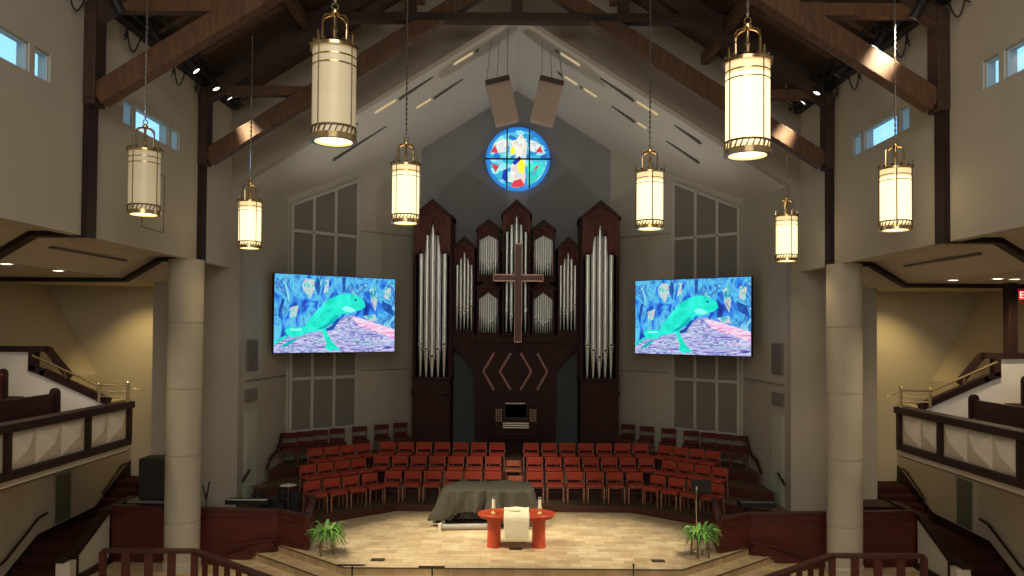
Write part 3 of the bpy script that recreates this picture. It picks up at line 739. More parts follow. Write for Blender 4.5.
# ================================================================= PENDANTS
def pendant(x, Y, zb, gm, chain_top, lab, rz, sc=1.0):
    t = thing('pendant_lamp', lab, 'pendant lamp', (x, Y, zb), rz, 'lantern pendants')
    n = 36
    m = MB(); hs = [.06, .10, .18, .30, .48, .66, .78, .86, .92, 1.0]
    mats = {'glow': ['glowmid', 'glow', 'glow', 'glow', 'glow', 'glow', 'glow', 'glowmid', 'glowmid'], 'dim': ['glowlow', 'glowlow', 'glowlow', 'glowlow', 'glowdim', 'glowdim', 'glowdim', 'glowdim', 'glowdim']}[gm]
    for i in range(9):
        mi = {'glow': 0, 'glowmid': 1, 'glowlow': 2, 'glowdim': 3}[mats[i]]
        o = len(m.v)
        for z in (hs[i], hs[i + 1]):
            for k in range(n): a = 2 * PI * k / n; m.v.append(Vector((.232 * math.cos(a), .232 * math.sin(a), z)))
        for k in range(n): k2 = (k + 1) % n; m.f.append([o + k, o + k2, o + n + k2, o + n + k]); m.m.append(mi)
    m.build('shade', ['glow', 'glowmid', 'glowlow', 'glowdim'], t)
    MB().lathe([(.001, .035), (.19, .02), (.22, .05), (.001, .05)], n=n).build('bottom_lens', 'glowbase', t)
    MB().ring(.252, .035, .05, 0).ring(.245, .03, .02, .035).build('bottom_ring', 'brass', t)
    m = MB().ring(.243, .022, .012, .13)
    for k in range(24):
        a = 2 * PI * k / 24; m.bar((.24 * math.cos(a), .24 * math.sin(a), .065), (.24 * math.cos(a + .12), .24 * math.sin(a + .12), .13), .012, .012)
    m.build('pierced_band', 'bronze', t)
    for z in (.80, .89): MB().ring(.239, .014, .008, z).build('thin_band', 'brass', t)
    MB().ring(.262, .035, .06, .985).build('top_ring', 'brass', t)
    m = MB()
    for k in range(12): a = 2 * PI * k / 12; m.ball((.25 * math.cos(a), .25 * math.sin(a), 1.04), .022, 8)
    m.build('stud_crown', 'bronze', t)
    for k in range(4):
        a = PI / 4 + PI / 2 * k; c, s_ = math.cos(a), math.sin(a)
        MB().bar((.244 * c, .244 * s_, .03), (.244 * c, .244 * s_, 1.0), .014, .014).build('strip', 'bronze', t)
        MB().lathe([(.012, 1.0), (.016, 1.06), (.008, 1.09), (.014, 1.11), (.003, 1.14)], (.255 * c, .255 * s_, 0), 8).build('finial', 'brass', t)
    for k in range(3):
        a = PI / 6 + PI / 3 * k; pts = []
        for j in range(15):
            u = -1 + 2 * j / 14; w = math.copysign(min(1, abs(u) * 1.9), u) * .15
            pts.append((w * math.cos(a), w * math.sin(a), 1.01 + .37 * (1 - abs(u) ** 3.2)))
        MB().tube(pts, .011, 6).build('hoop', 'brass', t)
    MB().lathe([(.02, 1.0), (.02, 1.2), (.03, 1.22), (.02, 1.25), (.02, 1.38), (.045, 1.40), (.045, 1.42), (.012, 1.44)], n=12).build('stem', 'brass', t)
    MB().tube([(.035 * math.cos(2 * PI * k / 12), 0, 1.475 + .035 * math.sin(2 * PI * k / 12)) for k in range(12)], .009, 6, closed=True).build('hook_ring', 'brass', t)
    m = MB(); z = 1.51; H = chain_top - zb; i = 0
    pts = []; rr = []
    while z < H:
        pts += [(0, 0, z), (0, 0, z + .045)]; rr += [.007, .022]; z += .09
    pts.append((0, 0, H)); rr.append(.006)
    m.tube(pts, rr, 6).build('chain', 'chrome', t)
    l = bpy.data.lights.new('pendant_bulb', 'SPOT'); l.energy = 34 if gm == 'glow' else 9; l.color = (1, .74, .42); l.shadow_soft_size = .15; l.spot_size = 2.6; l.spot_blend = .5
    o = bpy.data.objects.new('pendant_bulb', l); COL.objects.link(o); o.location = (x, Y, zb - .03)
def roofz(x): return RIDGE - abs(x) * SL - .1
PD = [(331.5, 8.15, 7.31, 'dim', 'large cream lantern pendant with dark strips, unlit except its foot, nearest on the left'),
      (747.5, 8.15, 7.19, 'glow', 'large bright glowing lantern pendant, nearest on the right'),
      (142, 12.0, 7.08, 'dim', 'outer left lantern pendant, dim, in front of the small wall windows'),
      (404.5, 13.2, 7.14, 'glow', 'glowing lantern pendant in front of the left sloped ceiling, above the left screen'),
      (248.5, 16.4, 7.02, 'glow', 'small glowing lantern pendant farthest back on the left'),
      (649.5, 13.5, 7.11, 'glow', 'glowing lantern pendant above the right screen, in front of the angled wall'),
      (896, 12.4, 6.97, 'glow', 'glowing lantern pendant in front of the right side wall, under its small windows'),
      (786.5, 17.0, 6.88, 'glow', 'small glowing lantern pendant farthest back on the right')]
for i, (px, Y, zb, g, lab) in enumerate(PD):
    x = PX(px, Y); pendant(x, Y, zb, g, roofz(x), lab, (.28, -.35, .5, .2, .1, .8, .4, .9)[i])

# ================================================================= SCREENS
def flat(m, pts, y, mi): return m.prism([(u, y, v) for u, v in pts], (0, -.002, 0), mi)
M['scr_bg'] = emit_tex('screen_blue_foliage', [(.005, .03, .28), (.01, .10, .62), (.04, .30, .85), (.12, .62, .85), (.01, .13, .6), (.25, .75, .85)], 1.0, 1.9, (1.4, 1, .8))
M['scr_leaf'] = emit_tex('screen_pale_leaf', [(.02, .25, .6), (.10, .62, .62), (.55, .85, .85), (.8, .55, .6), (.06, .4, .7)], .9, 4)
M['scr_liz'] = emit_tex('screen_turquoise_lizard', [(.0, .62, .42), (.01, .85, .66), (.04, .95, .80)], 1.0, 2.5)
M['scr_liz2'] = emit('screen_lizard_light', (.25, 1, .88), 1.0)
M['scr_liz3'] = emit('screen_lizard_shade', (.0, .45, .50), .9)
M['scr_log'] = emit_tex('screen_violet_log', [(.06, .06, .38), (.28, .24, .68), (.75, .75, .95), (.12, .12, .50), (.55, .80, .88), (.2, .15, .5)], 1.0, 2.4, (.7, 1, 4), rot=(0, -.22, 0))
M['scr_pink'] = emit_tex('screen_pink_log', [(.85, .10, .35), (.9, .45, .75), (.95, .85, .95), (.6, .1, .45)], 1.0, 3, (.7, 1, 4), rot=(0, -.3, 0))
M['scr_dark'] = emit_tex('screen_deep_blue', [(.01, .05, .35), (.01, .10, .5), (.02, .2, .6)], .8, 4)
def uv(p): return ((p[0] - 20) / 702 - .5, 1 - (p[1] - 57) / 473)
LIZ = [(75, 395), (100, 375), (180, 375), (210, 330), (260, 260), (320, 200), (380, 170), (430, 160), (490, 175), (530, 205), (538, 240), (510, 262), (470, 275), (440, 285), (400, 290), (380, 310), (350, 340), (320, 370), (302, 382), (322, 430), (345, 470), (378, 500), (385, 522), (350, 512), (340, 528), (325, 520), (303, 505), (308, 470), (290, 420), (275, 395), (230, 405), (190, 410), (170, 430), (120, 435), (85, 420)]
LOG = [(20, 480), (60, 445), (170, 425), (270, 395), (340, 360), (420, 303), (470, 300), (560, 330), (650, 360), (722, 385), (722, 530), (20, 530)]
PNK = [(448, 303), (560, 333), (722, 385), (722, 445), (600, 400), (500, 365)]
def screen(s, lab):
    a = Vector((s * (6.55 if s < 0 else 6.42), 20.6)); b = Vector((s * 3.6, 22.8))
    L, Rr = (a, b) if s < 0 else (b, a)
    mid = (a + b) / 2; wdt = (a - b).length; h = 2.2
    ang = math.atan2((Rr - L).y, (Rr - L).x)
    t = thing('wall_screen', lab, 'screen', (mid.x, mid.y, 4.61), ang)
    hw = wdt / 2
    MB().box(-hw, hw, .0, .12, 0, h).build('cabinet', 'black', t, bevel=.01)
    m = MB(); hw -= .02
    def q(pts): return [(uv(p)[0] * 2 * hw, .02 + uv(p)[1] * (h - .04)) for p in pts]
    m.prism([(-hw, -.004, .02), (hw, -.004, .02), (hw, -.004, h - .02), (-hw, -.004, h - .02)], (0, -.004, 0), 0)
    for P in ([(165, 120), (190, 75), (235, 85), (240, 140), (215, 200), (185, 170)], [(300, 80), (320, 80), (315, 170), (290, 160)], [(560, 130), (600, 110), (612, 200), (600, 270), (575, 220)],
              [(660, 110), (700, 120), (690, 200), (655, 180)], [(520, 300), (600, 290), (610, 335), (560, 330)], [(100, 260), (150, 240), (140, 310), (105, 320)]): flat(m, q(P), -.009, 1)
    for P in ([(250, 60), (270, 95), (262, 190), (240, 130)], [(395, 60), (420, 60), (412, 150), (400, 155)], [(640, 200), (700, 230), (718, 300), (650, 260)], [(60, 200), (75, 210), (50, 330), (40, 300)]): flat(m, q(P), -.009, 7)
    flat(m, q(LOG), -.012, 4); flat(m, q(PNK), -.015, 5)
    flat(m, q([(300, 385), (330, 372), (400, 305), (380, 340), (345, 390), (312, 400)]), -.016, 7)
    flat(m, q([(40, 500), (110, 455), (160, 440), (90, 490)]), -.016, 6)
    flat(m, q(LIZ), -.018, 2)
    flat(m, q([(395, 255), (420, 240), (450, 250), (480, 265), (455, 280), (410, 272)]), -.021, 3)
    flat(m, q([(300, 382), (340, 350), (380, 300), (362, 300), (320, 345), (255, 388)]), -.021, 6)
    flat(m, q([(468, 196), (482, 194), (484, 206), (470, 208)]), -.021, 7)
    flat(m, q([(108, 385), (170, 385), (168, 395), (110, 398)]), -.021, 3)
    flat(m, q([(20, 465), (80, 425), (92, 432), (40, 472), (20, 480)]), -.019, 2)
    m.build('display', ['scr_bg', 'scr_leaf', 'scr_liz', 'scr_liz2', 'scr_log', 'scr_pink', 'scr_liz3', 'scr_dark'], t, smooth=0)
    m = MB()
    # wall brackets reaching back to the angled wall
    for u in (-.6, .6): m.box(u - .05, u + .05, .12, 1.25, .4, .5).box(u - .05, u + .05, .12, 1.25, 1.6, 1.7)
    m.box(-.9, .9, .12, .2, .3, 1.8)
    m.build('wall_mount', 'black', t)
screen(-1, 'wide lit screen showing a turquoise lizard, on the angled wall left of the organ')
screen(1, 'wide lit screen showing a turquoise lizard, on the angled wall right of the organ')

# hanging loudspeakers
for s, px, py0 in ((-1, 506, 83), (1, 540, 83)):
    Y = 19.9; k = 760 / Y
    t = thing('hanging_loudspeaker', 'brown tilted loudspeaker on cables, the %s of the pair above the round window' % SIDE[s], 'loudspeaker', (PX(px, Y), Y, 10.72), 0)
    w0, w1, H, D = .30, .26, 1.16, .5
    tilt = Matrix.Rotation(s * math.radians(13), 4, 'Y') @ Matrix.Rotation(math.radians(10), 4, 'X')
    tilt = Matrix.Rotation(s * math.radians(14), 4, 'Y') @ Matrix.Rotation(math.radians(8), 4, 'X')
    m = MB().prism([(-w0, -D / 2, 0), (w0, -D / 2, 0), (w0 + .03, -D / 2, H), (-w0 - .03, -D / 2, H)], (0, D, 0)); m.xf(tilt); m.build('cabinet', 'spk', t, bevel=.015)
    MB().box(-w0 - .02, w0 + .02, -D / 2 + .02, D / 2 - .02, H, H + .02).xf(tilt).build('top_plate', 'spktop', t)
    MB().box(-w0 + .03, w0 - .03, -D / 2 - .012, -D / 2, .04, H - .15).xf(tilt).build('grille', 'spk', t)
    MB().box(-w0 - .01, w0 + .01, -D / 2 - .012, -D / 2, H - .12, H).xf(tilt).build('top_band', 'spktop', t)
    for dx, dy in ((-.28, -.15), (.28, -.15), (0, .2)):
        p = tilt @ Vector((dx, dy, H)); q = Vector((p.x * .8, p.y, OA - 10.72 - abs(PX(px, Y) + p.x * .8) * SL - .02))
        MB().tube([p, q], .009, 5).build('cable', 'steel', t)
# ================================================================= ORGAN
ORG = thing('pipe_organ', 'tall mahogany pipe organ with pointed towers and silver pipes against the back wall', 'organ', (.05, 24.6, 1.49))
def pipe(x, y, r, z0, zm, z1):
    """foot from z0 up to the mouth zm, body up to z1"""
    m = MB().lathe([(r * .28, z0), (r * .32, z0 + .03), (r * .95, zm - .05), (r, zm), (r, zm + .02), (r, z1), (r * .86, z1), (r * .86, z1 - .06)], (x, y, 0), 14)
    # mouth: a flattened dark lip with two ears
    m.box(x - r * .55, x + r * .55, y - r * 1.02, y - r * .75, zm + .02, zm + r * .9, 1)
    m.lathe([(r * 1.03, zm - .03), (r * 1.05, zm - .01), (r * 1.03, zm + .01)], (x, y, 0), 14, 2)
    m.box(x - r * .75, x - r * .6, y - r * 1.15, y - r * .7, zm - .0, zm + r * 1.1, 0); m.box(x + r * .6, x + r * .75, y - r * 1.15, y - r * .7, zm, zm + r * 1.1, 0)
    m.build('pipe', ['pipe', 'organblk', 'chrome'], ORG, world=True, smooth=50)
def tower(x0, x1, yf, z0, zs, za, dep, pipes, shade_low, bow=.0, cap=True, rim=.09):
    """case bay between x0..x1: floor z0, shoulder zs, apex za; pipes = [(x, r, foot z, mouth z, top z)]"""
    xc = (x0 + x1) / 2; yb = yf + dep
    MB().box(x0, x1, yb - .05, yb, z0, zs).build('bay_back', 'organblk', ORG, world=True)
    for xa, xb in ((x0, x0 + .07), (x1 - .07, x1)):
        MB().box(xa, xb, yf + bow, yb, z0, zs).build('stile', 'organ', ORG, world=True, bevel=.008)
    MB().box(x0, x1, yf + bow * .5, yb, z0 - .09, z0).build('impost', 'organ', ORG, world=True, bevel=.01)
    # gabled hood with moulded edge
    hood = [(x0 - .05, zs - .04), (x0 - .05, zs + .03), (xc, za), (x1 + .05, zs + .03), (x1 + .05, zs - .04), (xc, za - .2)]
    MB().prism([(x, yf - .05, z) for x, z in hood], (0, dep + .08, 0)).build('hood', 'organ', ORG, world=True)
    # carved screen following the pipe tops
    tops = sorted([(p[0], p[4]) for p in pipes]); low = []; n_ = len(pipes)
    if shade_low:
        low = [(x0 + .02, tops[0][1] - .12)]
        for i, (x, z) in enumerate(tops):
            low.append((x, z + .06))
            if i < len(tops) - 1: xm = (x + tops[i + 1][0]) / 2; low.append((xm, min(z, tops[i + 1][1]) - .03))
        low.append((x1 - .02, tops[-1][1] - .12))
        poly = low + [(x1 - .02, zs), (xc, za - .17), (x0 + .02, zs)]
        MB().prism([(x, yf + .02, z) for x, z in poly], (0, .05, 0)).build('carved_screen', 'organlt', ORG, world=True)
        m = MB()   # raised carving: scrolls along the lower edge
        for i, ((xa, za_), (xb, zb_)) in enumerate(zip(low, low[1:])):
            pts = [(xa + (xb - xa) * u, yf + .01, za_ + (zb_ - za_) * u + .07 + .02 * math.sin(u * 9)) for u in (0, .25, .5, .75, 1)]
            m.tube(pts, .017, 5); m.ball((xa, yf + .005, za_ + .1), .03, 6)
        for sgn in (-1, 1):
            m.tube([(xc + sgn * (x1 - x0) * .38 * (1 - u), yf + .005, zs + (za - .32 - zs) * u + .0) for u in (0, .3, .6, 1)], .022, 5)
        m.ball((xc, yf, za - .36), .05, 8)
        if n_ < 8:
            for sgn in (-1, 1):
                for q in range(1, 5):
                    u = q / 5; px_ = xc + sgn * (x1 - x0) * .42 * u; zt_ = za - .3 - (za - .3 - zs) * u
                    m.tube([(px_, yf + .01, zt_), (px_ - sgn * .05, yf - .005, zt_ - .14), (px_ + sgn * .02, yf + .01, zt_ - .26), (px_ - sgn * .02, yf, zt_ - .38)], .014, 5)
        m.build('carving', 'organlt', ORG, world=True)
    n = len(pipes)
    for i, (x, r, zf, zm, zt) in enumerate(pipes):
        off = .0 if n == 1 else (abs(x - xc) / (x1 - x0)) * bow * 1.2
        pipe(x, yf + .05 + r + off + .1, r, zf, zm, zt)
YO = 24.0; kk = YO / 760.
def ox(px): return (px - 516) * kk
def oz(py): return CZ + (331 - py) * kk
# outer towers (bay fronted)
for s in (-1, 1):
    xi, xo = 64, 101
    x0, x1 = sorted((s * xi * kk + .03, s * xo * kk + .03)); xc = (x0 + x1) / 2
    zb = oz(378); P = []
    for k in range(-2, 3):
        a = abs(k); P.append((xc + k * .185, (.088, .080, .076)[a], zb + .0, (oz(359), oz(352), oz(347))[a], (oz(227), oz(238), oz(256))[a]))
    tower(x0, x1, YO - .55, zb, oz(221), oz(203), 1.3, P, True, bow=.22)
    # receding sides with slats
    for sg, xx in ((-1, x0), (1, x1)):
        m = MB()
        for q in range(5): m.box(xx + sg * .0, xx + sg * .035, YO - .25 + q * .2, YO - .22 + q * .2, zb, oz(218))
        m.box(xx, xx + sg * .05, YO - .32, YO + .8, oz(222), oz(218)).box(xx, xx + sg * .05, YO - .32, YO + .8, zb - .05, zb + .05)
        m.build('side_slats', 'organ', ORG, world=True)
    # lower case
    MB().box(x0, x1, YO - .5, YO + .8, 1.49, zb - .09).build('lower_case', 'organ', ORG, world=True, bevel=.01)
    m = MB(); yy = YO - .5
    for (a, b, c, d) in ((x0 + .06, x1 - .06, 1.6, 1.66), (x0 + .06, x1 - .06, oz(396), oz(393)), (x0 + .06, x0 + .12, 1.6, zb - .2), (x1 - .12, x1 - .06, 1.6, zb - .2)): m.box(a, b, yy - .02, yy, c, d)
    MB().box(x0 - .03, x1 + .03, yy - .06, yy + .02, oz(394), oz(390)).build('waist_moulding', 'organ', ORG, world=True)
    m.build('panel_frame', 'organ', ORG, world=True)
    # inner narrow tower
    c = s * 52 * kk + .03; x0, x1 = c - .33, c + .33; zb2 = oz(331)
    P = [(c + k * .115, .046, zb2, (oz(314), oz(311), oz(306))[abs(k)], (oz(253), oz(259), oz(266))[abs(k)]) for k in range(-2, 3)]
    tower(x0, x1, YO - .1, zb2, oz(250), oz(237), .85, P, True, bow=.1)
    MB().box(x0, x1, YO - .05, YO + .75, oz(345), zb2 - .09).build('waist_panel', 'organ', ORG, world=True)
    # flanking upper and lower pipe flats
    c = s * 27.5 * kk + .02; x0, x1 = c - .36, c + .36
    zc, zd = oz(276), oz(334)
    P = [(c + k * .073, .032, zc + .0, oz(268 - abs(k) * 2.2), oz(235.5 + abs(k) * 1.3)) for k in range(-4, 5)]
    tower(x0, x1, YO, zc, oz(231), oz(220), .75, P, True)
    P = [(c + k * .073, .032, zd, oz(325 - abs(k) * 2.2), oz(293 + abs(k) * 1.8)) for k in range(-4, 5)]
    MB().box(x0, x1, YO + .02, YO + .75, oz(283), zc - .09).build('rail_panel', 'organ', ORG, world=True)
    tower(x0, x1, YO + .02, zd, oz(290), oz(280), .7, P, True)
# centre tower
P = [(k * .15 + .03, (.062, .052, .048)[abs(k)], oz(333), (oz(246), oz(318), oz(312))[abs(k)] if k else oz(250), (oz(217), oz(226), oz(233))[abs(k)]) for k in range(-2, 3)]
tower(-.41, .47, YO - .3, oz(334), oz(217), oz(201.5), 1.05, P, True, bow=.12)
# body below the towers: a wide shelf curving in to the centre panel
zt, zn = oz(343), oz(372)
prof = [(s * x, z) for s in (1,) for x, z in ((2.02, zt), (2.02, oz(349)), (1.85, oz(352)), (1.62, oz(358)), (1.42, oz(366)), (1.30, zn), (1.27, 1.49))]
poly = [(x + .03, z) for x, z in prof] + [(-x + .03, z) for x, z in prof[::-1]]
MB().prism([(x, YO + .05, z) for x, z in poly], (0, .7, 0)).build('centre_body', 'organ', ORG, world=True, smooth=50)
MB().box(-1.98, 2.04, YO - .02, YO + .7, oz(344), oz(336) - .0).build('centre_impost', 'organ', ORG, world=True, bevel=.01)
MB().box(-2.0, 2.06, YO + .72, YO + .8, 1.49, oz(250)).build('back_case', 'organblk', ORG, world=True)
for s in (-1, 1):
    a, b = sorted((s * 1.3 + .03, s * 2.0 + .03))
    MB().box(a, b, YO + .55, YO + .6, 1.5, oz(348)).build('grey_curtain', 'slate', ORG, world=True)
# raised lattice of slats and chevrons on the centre panel
m = MB(); yy = YO + .05
for k in range(-12, 13): x = .03 + k * .087; m.box(x - .012, x + .012, yy - .03, yy, oz(398), oz(349))
m.build('panel_slats', 'organ', ORG, world=True)
m = MB(); zc = oz(372.5)
for xa, xb in ((-.68, -1.02), (-.15, -.50), (.16, .50), (.68, 1.0)):
    for sg in (-1, 1): m.bar((xa + .03, yy - .045, zc + sg * .58), (xb + .03, yy - .045, zc), .03, .07)
m.build('chevrons', 'chev', ORG, world=True)
# cross
t = thing('wooden_cross', 'large dark wooden cross with pale edges in front of the centre organ pipes', 'cross', (PX(518, 23.2), 23.2, PZ(342, 23.2)))
H = PZ(244, 23.2) - PZ(342, 23.2); ya, yb = -.05, .05; zc = PZ(278, 23.2) - PZ(342, 23.2); hx = .76; th = .105
m = MB(); e = .018; T = th; Z0, Z1 = zc - th + .01, zc + th - .01; y2 = ya - .012
def fr(a, b): m.bar((a[0], (ya + y2) / 2, a[1]), (b[0], (ya + y2) / 2, b[1]), .014, e * 2)
out = [(-T, 0), (T, 0), (T, Z0), (hx, Z0), (hx, Z1), (T, Z1), (T, H), (-T, H), (-T, Z1), (-hx, Z1), (-hx, Z0), (-T, Z0)]
MB().prism([(x, ya, z) for x, z in out], (0, yb - ya, 0)).build('cross_body', 'crosswood', t)
for i in range(12): fr(out[i], out[(i + 1) % 12])
m.build('pale_edge', 'crossedge', t)
MB().tube([(0, .05, zc), (0, .78, zc)], .03, 8).tube([(0, .05, .25), (0, .8, .25)], .03, 8).build('standoff', 'black', t)
# console and bench
t = thing('organ_console', 'dark wooden organ console with stop jambs in front of the organ centre panel', 'organ console', (.05, 23.55, 1.49))
MB().box(-.72, .72, 0, .42, 0, 1.0).build('case', 'organ', t, bevel=.01)
MB().box(-.38, .38, .1, .42, 1.0, 1.5).build('music_desk_back', 'dwood', t)
MB().box(-.33, .28, -.02, .06, 1.52, 1.56).build('desk_lamp', 'chrome', t)
MB().box(-.33, .33, .1, .14, 1.1, 1.52).build('music_desk', 'organ', t)
for s in (-1, 1):
    MB().prism([(s * .40, .02, .95), (s * .66, -.08, .95), (s * .66, -.08, 1.38), (s * .40, .02, 1.38)], (0, .08, 0)).build('stop_jamb', 'organlt', t)
    m = MB()
    for r_ in range(5):
        for c_ in range(3): x = s * (.45 + c_ * .075); m.lathe([(.014, 0), (.018, .02), (.001, .03)], (x, -.02 - c_ * .03, 1.02 + r_ * .08), 8, mat4=Matrix.Rotation(PI / 2, 4, 'X'))
    m.build('stop_knobs', 'linen', t)
for i in range(3): MB().box(-.4, .4, -.22 + i * .07, -.05 + i * .07, .80 + i * .06, .83 + i * .06).build('manual', 'linen', t)
MB().box(-.72, -.66, -.25, 0, 0, .9).box(.66, .72, -.25, 0, 0, .9).build('cheek', 'organ', t)
t = thing('organ_bench', 'dark wooden bench in front of the organ console', 'bench', (.05, 23.08, 1.49))
MB().box(-.62, .62, -.13, .13, .52, .57).build('seat', 'organ', t, bevel=.01)
for s in (-1, 1): MB().box(s * .55, s * .6, -.12, .12, 0, .52).build('leg', 'organ', t)

# ================================================================= CHOIR CHAIRS
def make_chair(high=False):
    t = thing('choir_chair', 'x', 'chair', (0, 0, 0), 0)
    m = MB().box(-.225, .225, -.22, .20, .415, .485); m.build('seat', 'seatdk' if high else 'seat', t, bevel=.02)
    if high:
        MB().box(-.225, .225, .20, .24, .70, .86).build('top_rail', 'seatdk', t, bevel=.01)
        MB().box(-.225, .225, .20, .235, .47, .58).build('lower_back', 'seatdk', t, bevel=.01)
    else: MB().box(-.225, .225, .185, .235, .53, .755).build('backrest', 'seat', t, bevel=.02)
    MB().box(-.21, .21, -.20, .18, .385, .415).build('seat_frame', 'chairframe', t)
    for s in (-1, 1):
        MB().bar((s * .215, -.20, 0), (s * .215, -.20, .41), .028, .028).build('leg', 'chairframe' if high else 'chairleg', t)
        MB().bar((s * .215, .25, 0), (s * .215, .20, .42), .028, .032).bar((s * .215, .20, .40), (s * .215, .225, .84 if high else .73), .028, .028).build('leg', 'chairframe' if high else 'chairleg', t)
    MB().box(-.215, .215, .19, .215, .2, .225).build('stretcher', 'chairframe', t)
    return t
CH = make_chair(); used = []
CH2 = make_chair(True)
ROWN = ['front', 'second', 'third', 'back']
def place(p, rz, z, lab, src=None, grp=None):
    src = src or CH
    if src.name not in used: o = src; used.append(src.name)
    else: o = copy_tree(src)
    o.location = (p.x, p.y, z); o.rotation_euler.z = rz; o['label'] = lab; o['group'] = grp; return o
specs = [(.75, [.03 + .545 * k for k in range(1, 7)], [.66 + .55 * k for k in range(4)]),
         (1.6, [.06 + .53 * k for k in range(1, 8)], [.84 + .5 * k for k in range(4)]),
         (2.45, [-.04 + .54 * k for k in range(1, 8)], [.55 + .5 * k for k in range(4)])]
for r_, (d, st, ou) in enumerate(specs):
    bx = 3.1 + .364 * d
    for s in (-1, 1):
        allp = [a for a in st if a < bx + .3] + [bx + e for e in ou]
        for i, a in enumerate(allp):
            p, rz = path(d, s * a); f = Vector((math.sin(rz), -math.cos(rz)))
            p = p + f * .24
            if i < len(st): rz = 0; p = Vector((s * a, 20.15 + d - .24))
            lab = 'red upholstered chair in the %s choir row, %s from the centre on the %s' % (ROWN[r_], ORD[i], SIDE[s])
            place(p, rz, RZ[r_], lab, None, '%s row choir chairs' % ROWN[r_])
# back row, along the angled walls
for s in (-1, 1):
    for i, dx in enumerate((113, 132, 154, 177, 194, 210, 226)):
        k = dx / 760; x = 27.07 * k / (1 + .871 * k); Y = 27.07 - .871 * x
        o = place(Vector((x * s * .985, Y - .15)), -s * math.radians(22), 1.49, 'dark maroon open-backed chair of the back choir row on the %s, %s from the organ' % (SIDE[s], ORD[i]), CH2, 'back row choir chairs')
# two low wooden centre seats
t = thing('director_stool', 'orange-brown low wooden seat at the centre of the front choir row', 'stool', (.04, 20.6, RZ[0]))
def stool(t):
    MB().box(-.23, .23, -.2, .2, .40, .45).build('seat', 'tanseat', t, bevel=.01)
    MB().box(-.23, .23, .18, .22, .5, .66).build('backrest', 'tanseat', t, bevel=.01)
    for sx in (-1, 1):
        for sy in (-1, 1): MB().bar((sx * .2, sy * .17, 0), (sx * .2, sy * .17, .4 if sy < 0 else .66), .035, .035).build('leg', 'chairframe', t)
stool(t)
t = thing('director_stool', 'orange-brown low wooden seat at the centre of the second choir row', 'stool', (-.02, 21.45, RZ[1])); stool(t)

# ================================================================= COVERED PIANO
t = thing('grand_piano', 'black grand piano hidden under a charcoal cover, its legs on a pale dolly', 'piano', (-.8, 19, .5), 0)
MB().prism([(-1.55, 18.62, .5 + .62), (.38, 18.5, 1.12), (.38, 19.6, 1.12), (-1.2, 19.72, 1.12), (-1.65, 19.3, 1.12)], (0, 0, .26)).build('piano_case', 'black', t, world=True, smooth=0)
for x, y in ((-1.35, 18.8), (.2, 18.7), (-.8, 19.5)):
    MB().lathe([(.05, .62), (.06, .8), (.085, 1.12)], (x, y, 0), 10).build('leg', 'black', t, world=True)
MB().box(-.95, -.65, 18.75, 18.9, .66, 1.12).box(-.98, -.62, 18.6, 18.85, .60, .66).build('pedal_lyre', 'black', t, world=True)
MB().box(-1.3, -.3, 18.5, 19.0, .72, .86).build('under_frame', 'black', t, world=True)
t2 = thing('piano_dolly', 'pale metal dolly beam lying under the covered piano', 'dolly', (-1.2, 18.4, .5), 0)
MB().tube([(-1.72, 18.28, .575), (-.35, 18.42, .575)], .07, 12).build('beam', 'dolly', t2, world=True)
MB().box(-1.8, -1.72, 18.2, 18.36, .5, .65).build('end_cap', 'linen', t2, world=True)
MB().prism([(-1.78, 18.5, .5), (-1.62, 18.5, .5), (-1.72, 18.5, .86)], (0, .03, 0)).build('brace', 'dolly', t2, world=True)
# cover cloth: an outline hanging in folds
OUT = [(-1.72, 18.78), (-1.60, 18.60), (-1.2, 18.50), (-.6, 18.46), (0, 18.45), (.40, 18.46), (.47, 18.60), (.47, 19.1), (.45, 19.62), (.2, 19.72), (-.6, 19.78), (-1.3, 19.72), (-1.62, 19.4), (-1.74, 19.05)]
def resample(P, n):
    L = [0]
    for a, b in zip(P, P[1:] + P[:1]): L.append(L[-1] + (Vector(b) - Vector(a)).length)
    out = []
    for i in range(n):
        d = L[-1] * i / n
        for j in range(len(P)):
            if L[j] <= d <= L[j + 1] + 1e-9:
                u = (d - L[j]) / max(1e-9, L[j + 1] - L[j]); out.append(Vector(P[j]).lerp(Vector(P[(j + 1) % len(P)]), u)); break
    return out
n = 160; R0 = resample(OUT, n); cen = Vector((-.62, 19.1)); m = MB(); rows = 16; o = 0
m.v.append(Vector((cen.x, cen.y, 1.41)))
def hem(p):
    x, y = p
    if y < 18.95:                                   # front side
        if x < -1.45: return .62 + max(0, x + 1.72) * .3
        if x < -1.25: return .62 + (x + 1.45) / .2 * .22 
        if x < -.45: return .90 - abs(x + .85) * .12
        if x < -.2: return .90 - (x + .45) / .25 * .33
        return .56
    return .55
for j in range(1, 5):
    f = j / 4
    for p in R0: q = cen.lerp(p, f * (1 if f < 1 else 1)); m.v.append(Vector((q.x, q.y, 1.405 + .012 * math.sin(q.x * 5 + q.y * 3) - (.012 if j == 4 else 0))))
for j in range(1, rows + 1):
    f = j / rows
    for i, p in enumerate(R0):
        dirv = (p - cen).normalized(); h = hem(p); s_ = i / n * 2 * PI
        fold = (.10 * math.sin(s_ * 15) + .06 * math.sin(s_ * 26 + 1) + .02 * math.sin(s_ * 53)) * f ** .7
        fl = .10 * f + fold + (.16 * f if p.x < -1.4 else 0)
        sw = .05 * math.sin(f * 5 + s_ * 11) * f
        m.v.append(Vector((p.x + dirv.x * fl + sw, p.y + dirv.y * fl, 1.39 - (1.39 - h) * f + .01)))
for i in range(n): m.f.append([0, 1 + i, 1 + (i + 1) % n]); m.m.append(0)
for j in range(4 + rows - 1):
    for i in range(n):
        a = 1 + j * n; m.f.append([a + i, a + (i + 1) % n, a + n + (i + 1) % n, a + n + i]); m.m.append(0)
